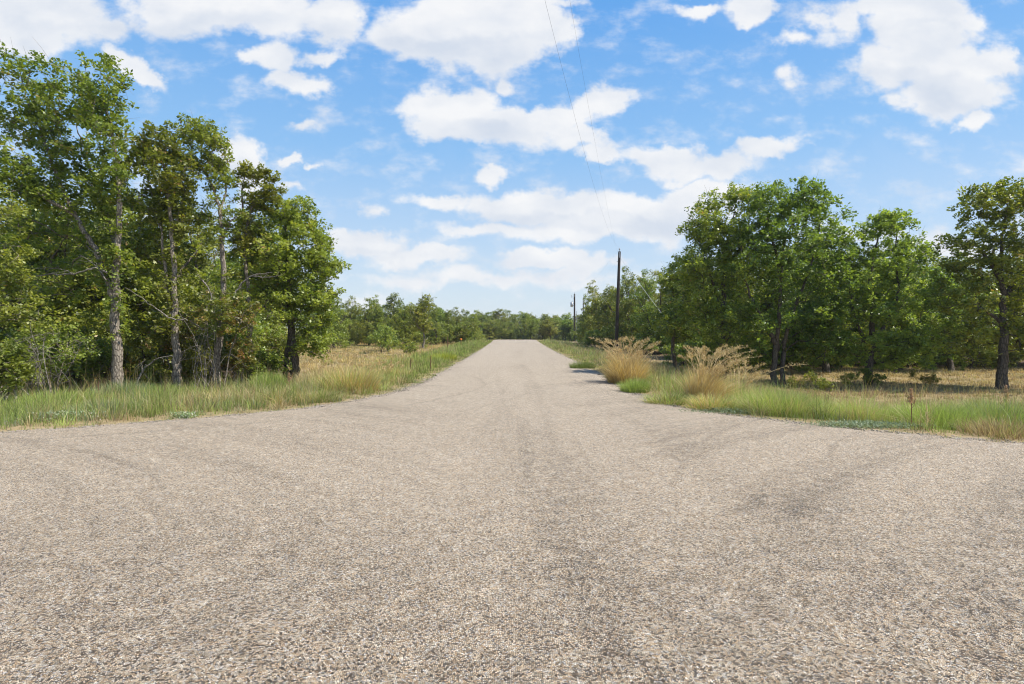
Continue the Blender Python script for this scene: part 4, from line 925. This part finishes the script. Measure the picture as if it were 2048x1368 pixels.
# right verge
def vr_h(x, y, e, r):
    b = np.interp(e, [0, .4, 1.0, 2.4, 4.0, 5.5], [.05, .12, .36, .58, .48, .2]) * (1 + .4 * wob(x, y, 1.9, 2)); return np.clip(b, .04, 1) * r.uniform(.5, 1.2, len(x))
def vr_c(x, y, e, r):
    n = wob(x, y, 2.6, 0); far = sm(3.6, 5, e)
    return mixpal(r, len(x), [(LIME, (1.25 + .7 * sm(-.4, .5, n)) * (1 - .95 * far) * (e > .5) + .1), (GREEN, (.55 + .6 * (e < .6)) * (1 - .8 * far)), (TAN, .22 + .8 * sm(.1, .8, -n) + .5 * far), (GREY, .5 * (e < .8) + .05), (BROWN, .1 + 1.1 * far)])
parts = [field('', '', rg, 190000, (2.8, 22), (6.2, 19), 1, vr_h, .008, .3, vr_c, lambda x, y, e: np.where(e < 4.2, 1.0, .35), cluster=14),
  field('', '', rg, 26000, (3.2, 18), (6.4, 18), 1, lambda x, y, e, r: r.uniform(.4, .75, len(x)), .008, .95, lambda x, y, e, r: mixpal(r, len(x), [(TAN, .8), (LIME, .6), (GREEN, .7), (GOLD, .3)]), lambda x, y, e: (e > .35) * (e < 5) * .8, cluster=42, cs=.09, segs=3),
  field('', '', rg, 9000, (3, 12), (6.2, 24), 1, lambda x, y, e, r: r.uniform(.04, .12, len(x)), .008, .9, lambda x, y, e, r: mixpal(r, len(x), [(GREY, .6), (LIME, .4), (GREEN, .9), (TAN, .5)]), lambda x, y, e: (e < .3) * 1.0, cluster=18, cs=.07),
  field('', '', rg, 8000, (3, 20), (6.5, 18), 1, lambda x, y, e, r: r.uniform(.55, .9, len(x)), .006, .35, lambda x, y, e, r: mixpal(r, len(x), [(TAN, 1), (GOLD, .4), (BROWN, .4)]), lambda x, y, e: (e > .6) * (wob(x, y, 2.2, 1) > -.1) * 1.0, cluster=6, cs=.12)]
put_grass('verge_grass', 'feathery lime green weeds along the right edge of the junction', parts)
parts = [field('', '', rg, 110000, (3.3, 8.6), (17, 84), 1.5, ls_h, .009, .35, lambda x, y, e, r: mixpal(r, len(x), [(GREEN, .8), (LIME, .35), (TAN, .5 + .6 * (e > 2)), (GREY, .25), (BROWN, .2 + .8 * (e > 2.2))]), lambda x, y, e: np.where(e < 2.6, 1, .4), cluster=12)]
put_grass('roadside_grass', 'low green and tan grass strip along the right road edge up to the crest', parts)
def fr_h(x, y, e, r): return (.13 + .06 * wob(x, y, 3, 0)) * r.uniform(.5, 1.6, len(x))
parts = [field('', '', rg, 150000, (6.5, 36), (17.5, 32), 1, fr_h, .011, .5, lambda x, y, e, r: mixpal(r, len(x), [(TAN, 1.6), (BROWN, .6 + .8 * (y < 21)), (GOLD, .3), (GREEN, .12)]), lambda x, y, e: (e > 2.5) * 1.0, cluster=10),
         field('', '', rg, 30000, (7.5, 22), (30, 84), 1.3, fr_h, .014, .5, lambda x, y, e, r: mixpal(r, len(x), [(TAN, 1.2), (BROWN, 1.0), (GREEN, .3)]), lambda x, y, e: (e > 2.5) * (1 - .7 * wood_amount(x, y)), cluster=10)]
put_grass('field_grass', 'short dry straw in the field behind the right-hand trees', parts)
# loose stones along the edges
def stones():
    r = np.random.default_rng(4); n = 9000
    i = r.integers(0, len(EP), n); off = r.normal(0.0, .22, n)
    x = EP[i, 0] + off + r.normal(0, .03, n); y = EP[i, 1] + r.normal(0, .07, n); k = (y < 45) & (y > 6.5); x, y = x[k], y[k]; n = len(x)
    e = edge_dist(x, y); z = np.where(e > 0, gz(x, y, e) + .004, zroad(y) + .004); s = r.uniform(.008, .022, n)
    oc = np.array([(1,0,0),(0,1,0),(-1,0,0),(0,-1,0),(0,0,.6),(0,0,-.6)]); f = np.array([(0,1,4),(1,2,4),(2,3,4),(3,0,4),(1,0,5),(2,1,5),(3,2,5),(0,3,5)])
    v = oc[None] * s[:, None, None] * r.uniform(.6, 1.3, (n, 6, 1)) + np.stack([x, y, z], 1)[:, None]
    me = mesh_np('gravel', v.reshape(-1, 3), [(f[None] + np.arange(n)[:, None, None] * 6).reshape(-1, 3)])
    tag(link('gravel', me, M['gravel']), 'loose pale stones strewn along the road edges', 'gravel', kind='stuff')
stones()

# ------------------------------------------------------------------ single grass clumps and weeds
def clump(name, px, d, label, n, h, spread, lean, pal, w=.011, cat='grass clump', group=None, bias=(0, 0), plumes=0, seed=0, up=1.3, segs=3, squash=1.0, dx=0):
    r = np.random.default_rng(900 + seed); x0, y0, z0 = gp(px, d)
    a = r.uniform(0, 6.28, n); q = spread * np.sqrt(r.random(n)); x = np.cos(a) * q; y = np.sin(a) * q * squash
    H = h * (1.1 - .85 * r.random(n) ** 1.4) * (1 - .3 * (q / spread) ** 2); ld = a + r.normal(0, .6, n)
    vx = np.cos(ld) * (q / spread + .3) + bias[0]; vy = np.sin(ld) * (q / spread + .3) + bias[1]; ld = np.arctan2(vy, vx); ln = np.abs(r.normal(lean, lean * .4, n)) * np.clip(np.hypot(vx, vy), .3, 1.8)
    C = pickc(r, pal, n); zz = gz(x + x0, y + y0) - z0 - .02
    root = empty(name, (x0, y0, z0)) if plumes else None
    me = join_blades(name, [blades(x, y, zz, H, np.full(n, w) * r.uniform(.6, 1.3, n), ln, ld, C * .8, np.clip(C * up, 0, 1), r, segs)])
    if not plumes:
        o = link(name, me, M['blade'], loc=(x0, y0, z0)); tag(o, label, cat, group); return o
    tag(root, label, cat, group); link('blades', me, M['blade'], root)
    # plumes: stalks that arch over, with drooping seed sprays
    T = Tubes(); P = []
    for i in range(plumes):
        a = r.uniform(0, 6.28); s = r.uniform(0, spread * .6); b = np.array([math.cos(a) * s, math.sin(a) * s, 0]); hh = h * r.uniform(.65, 1.3)
        dr = np.array([math.cos(a) * .25 + bias[0] * .5 + r.normal(0, .26), math.sin(a) * .25 + bias[1] * .5 + r.normal(0, .26), 0])
        pts = smooth_path([b, b + dr * hh * .25 + [0, 0, hh * .55], b + dr * hh * .7 + [0, 0, hh * .86], b + dr * hh * 1.15 + [0, 0, hh * .95]], 5)
        T.add(pts, np.linspace(.006, .0028, len(pts)), 4); P.append(pts)
    link('stalks', T.mesh('stalks'), M['straw'], root)
    xs, ys, zs, hs, lds, ll = [], [], [], [], [], []
    for pts in P:
        k = int(r.integers(25, 75)); t = r.uniform(r.uniform(.55, .75), 1, k); i = t * (len(pts) - 1); j = np.minimum(i.astype(int), len(pts) - 2); f = (i - j)[:, None]
        c = pts[j] * (1 - f) + pts[j + 1] * f + r.normal(0, .028, (k, 3)) * (1.3 - t)[:, None] * 2
        xs.append(c[:, 0]); ys.append(c[:, 1]); zs.append(c[:, 2]); hs.append(r.uniform(.03, .08, k)); lds.append(r.uniform(0, 6.28, k)); ll.append(r.uniform(.3, 1.2, k))
    xs, ys, zs, hs, lds, ll = map(np.concatenate, (xs, ys, zs, hs, lds, ll)); C = pickc(r, np.array([(.54, .40, .20), (.64, .50, .27), (.44, .30, .15)]), len(xs))
    link('plumes', join_blades('plumes', [blades(xs, ys, zs, hs, np.full(len(xs), .011), ll, lds, C, C * 1.1, r, 2)]), M['blade'], root)
    return root
M['straw'] = flat_mat('straw_stalk', (.52, .38, .17), (.7, .55, .3), 30, .7)
clump('tall_grass_clump', 1252, 18.2, 'tall golden grass clump with brown plumes, beside the nearest pole', 2500, 1.2, .55, .55, np.concatenate([GOLD, TAN * 1.1]), seed=1, plumes=85, w=.010)
clump('tall_grass_clump', 1408, 13.6, 'golden grass clump with feathery plumes arching to the right, nearest the road', 1700, 1.1, .4, .6, np.concatenate([GOLD, TAN * 1.15, TAN * 1.15]), seed=2, plumes=70, bias=(.55, -.1), w=.009)
clump('tall_grass_clump', 1480, 15.4, 'smaller plumed grass clump close behind the arching golden clump', 380, .85, .4, .55, TAN, seed=3, plumes=24, w=.009, bias=(.9, 0))
clump('tall_grass_clump', 700, 15.6, 'thick yellow-green grass clump at the left bend of the road', 2200, .92, .75, .5, np.concatenate([TAN, LIME * .9, GOLD]), seed=4, plumes=14)
clump('tall_grass_clump', 655, 18.5, 'pale straw grass clump against the bushy dark oak', 1800, .75, .9, .5, TAN, seed=5, plumes=30)
clump('tall_grass_clump', 760, 20.5, 'tan grass clump behind the yellow-green clump at the left bend', 1400, .5, 1.1, .5, np.concatenate([TAN, GOLD]), seed=6, plumes=30)
clump('grass_clump', 1335, 12.9, 'low pale straw clump spilling toward the road before the arching plumes', 1100, .42, .5, .8, np.concatenate([TAN, LIME, GREEN]), seed=7, squash=.7)
clump('grass_clump', 1420, 12.0, 'low straw clump at the foot of the arching golden clump', 1000, .45, .45, .8, np.concatenate([TAN, GOLD, LIME]), seed=8)
clump('weed_clump', 1270, 15.4, 'small rounded soft green weed below the tall golden clump by the road', 2200, .5, .36, .45, np.concatenate([GREEN * 1.1, LIME]), w=.008, cat='weed', seed=9, segs=2)
clump('weed_clump', 1165, 25.5, 'dark green weed mound on the right road edge farther up the road', 1600, .5, .55, .5, GREEN * .8, w=.012, cat='weed', seed=10, segs=2)
clump('weed_clump', 1560, 11.6, 'broad feathery green weed right of the arching golden clump', 4200, .62, .8, .55, np.concatenate([LIME, GREEN, LIME, TAN]), w=.007, cat='weed', seed=11)
clump('weed_clump', 1720, 10.9, 'lime green feathery weed in the middle of the right verge', 2800, .5, .65, .55, np.concatenate([LIME, LIME * 1.1, TAN]), w=.007, cat='weed', seed=12)
clump('weed_clump', 1870, 10.3, 'lime green feathery weed behind the brown seed stalk', 3200, .58, .65, .5, np.concatenate([LIME, LIME, GREEN]), w=.007, cat='weed', seed=13)
clump('weed_clump', 1990, 10.6, 'largest soft green feathery weed at the right edge of the photo', 4400, .78, .62, .45, np.concatenate([GREEN, GREY, LIME]), w=.007, cat='weed', seed=14)
clump('grass_clump', 2010, 9.0, 'dry tan grass tuft in front of the green weed at the right edge', 1300, .36, .6, .55, np.concatenate([TAN, BROWN]), w=.008, seed=15)
clump('weed_clump', 540, 16.6, 'tall bright green weed before the low bush of the bushy oak', 2000, .75, .45, .3, np.concatenate([GREEN, LIME * .9]), w=.009, cat='weed', seed=16)
clump('weed_clump', 330, 14.8, 'green weed clump at the foot of the second pale trunk', 2200, .5, .75, .3, np.concatenate([GREEN, LIME * .8]), w=.009, cat='weed', seed=17)
clump('weed_clump', 110, 13.0, 'bright green weed bank below the thicket on the far left', 3600, .55, 1.1, .3, np.concatenate([GREEN, LIME]), w=.009, cat='weed', seed=18)
clump('weed_clump', 250, 15.2, 'green weed clump hiding the foot of the tall forked oak', 2600, .55, .7, .3, np.concatenate([GREEN, GREY]), w=.009, cat='weed', seed=29)
clump('weed_clump', 210, 11.7, 'grey-green soft weed in front of the tall forked oak', 2600, .38, .6, .3, np.concatenate([GREY, GREEN]), w=.008, cat='weed', seed=19)
clump('grass_clump', 470, 13.6, 'pale arching straw tuft on the left verge below the rusty shrub', 900, .5, .5, .8, TAN, w=.009, seed=20)
clump('grass_clump', 400, 13.8, 'second straw tuft on the left verge, by the second pale trunk', 700, .5, .45, .8, TAN, w=.009, seed=21)
clump('grass_clump', 560, 13.9, 'long-bladed straw tuft before the bushy dark oak', 900, .5, .5, .7, np.concatenate([TAN, GREEN]), w=.009, seed=22)
clump('grass_clump', 640, 13.4, 'low green and straw tuft on the road edge near the left bend', 1200, .34, .5, .7, np.concatenate([TAN, GREEN]), w=.009, seed=23)
clump('weed_clump', 885, 33, 'yellow-flowering weed mound in the green strip left of the road', 1500, .55, .8, .3, np.array([(.45, .42, .05), (.3, .38, .06)]), w=.016, cat='weed', seed=24, segs=2)
def creeping(px, d, label, n, rx, ry, pal, seed, h=.07, name='creeping_weed'):
    r = np.random.default_rng(seed); x0, y0, z0 = gp(px, d); x = r.normal(0, rx * .5, n); y = r.normal(0, ry * .5, n)
    C = pickc(r, pal, n); zz = np.maximum(gz(x + x0, y + y0) - z0, -.3) + r.uniform(0, h, n)
    me = join_blades(name, [blades(x, y, zz, np.full(n, .04), np.full(n, .02), r.uniform(.6, 1.6, n), r.uniform(0, 6.28, n), C, C, r, 2)])
    tag(link(name, me, M['blade'], loc=(x0, y0, z0)), label, 'weed')
creeping(1740, 9.75, 'flat grey-green creeping weed on the edge of the right verge', 2600, 1.0, .28, GREY * 1.1, 1)
creeping(1450, 11.5, 'flat pale green creeping weed under the straw at the road edge', 1500, .8, .3, GREY, 2)
creeping(120, 10.6, 'patch of tiny white flowers on the left verge', 1500, .65, .22, np.array([(.35, .42, .28), (.6, .62, .5), (.2, .3, .1), (.25, .34, .13)]), 3, h=.16)
creeping(365, 10.75, 'small sprinkle of white flowers at the left road edge', 350, .25, .12, np.array([(.35, .42, .28), (.6, .62, .5), (.2, .3, .1), (.25, .34, .13)]), 4, h=.1)
def stalk(px, d, h, label, seed, seedhead=True, arms=5, mat='rust', name='dry_stalk'):
    r = np.random.default_rng(seed); x0, y0, z0 = gp(px, d); root = empty(name, (x0, y0, z0)); tag(root, label, 'dry weed stalk')
    T = Tubes(); T.add([(0,0,-.03), (.01,0,h*.5), (.0,0,h)], [.008,.007,.004], 5); cs = []
    for k in range(arms):
        z = h * r.uniform(.12 if not seedhead else .5, .8); a = r.uniform(0, 6.28); L = h * r.uniform(.15, .38)
        e = np.array([math.cos(a) * L * .6, math.sin(a) * L * .6, z + L * .9]); T.add([(0,0,z), (e[0]*.7, e[1]*.7, z + L * .4), e], [.005,.004,.002], 4); cs.append(e)
    link('stem', T.mesh('stem'), M[mat], root)
    if seedhead:
        k = 260; t = r.random(k); c = np.stack([r.normal(0, .022, k) * (1.3 - t), r.normal(0, .022, k) * (1.3 - t), h * (.66 + .4 * t + .06 * np.sin(t * 25))], 1); C = pickc(r, np.array([(.42, .26, .16), (.5, .33, .2)]), k)
        link('seed_head', join_blades('seed_head', [blades(c[:,0], c[:,1], c[:,2], np.full(k, .03), np.full(k, .016), r.uniform(.3, 1.2, k), r.uniform(0, 6.28, k), C, C, r, 2)]), M['blade'], root)
stalk(1822, 9.75, .62, 'upright stalk with a reddish-brown seed head on the right verge', 1)
stalk(1853, 9.35, .5, 'bare branching straw-coloured stalk beside the reddish seed head', 2, False, 12, 'straw')
stalk(2012, 11.2, .85, 'tall brown seeded stalk leaning by the right edge of the photo', 3)
stalk(578, 14.9, .6, 'thin reddish weed stalk on the left verge below the bushy oak', 4, True, 3)
stalk(197, 13.6, .6, 'thin reddish stalk left of the tall forked oak trunk', 5, False, 4)

# ------------------------------------------------------------------ thin summer haze
def build_haze():
    v = [(sx, sy, sz) for sz in (-4.0, 13.5) for sx, sy in ((-1700, -60), (1700, -60), (1700, 2800), (-1700, 2800))]
    f = [(0, 3, 2, 1), (4, 5, 6, 7), (0, 1, 5, 4), (1, 2, 6, 5), (2, 3, 7, 6), (3, 0, 4, 7)]
    m, n, l = new_mat('haze'); pv = n.new('ShaderNodeVolumePrincipled'); pv.inputs['Color'].default_value = (.8, .88, 1, 1); pv.inputs['Density'].default_value = .00028; pv.inputs['Anisotropy'].default_value = .2
    o = n.new('ShaderNodeOutputMaterial'); l.new(pv.outputs[0], o.inputs['Volume'])
    tag(link('haze', mesh_np('haze', v, [np.array(f)]), m), 'thin pale haze in the air towards the far trees', 'haze', kind='stuff')
build_haze()
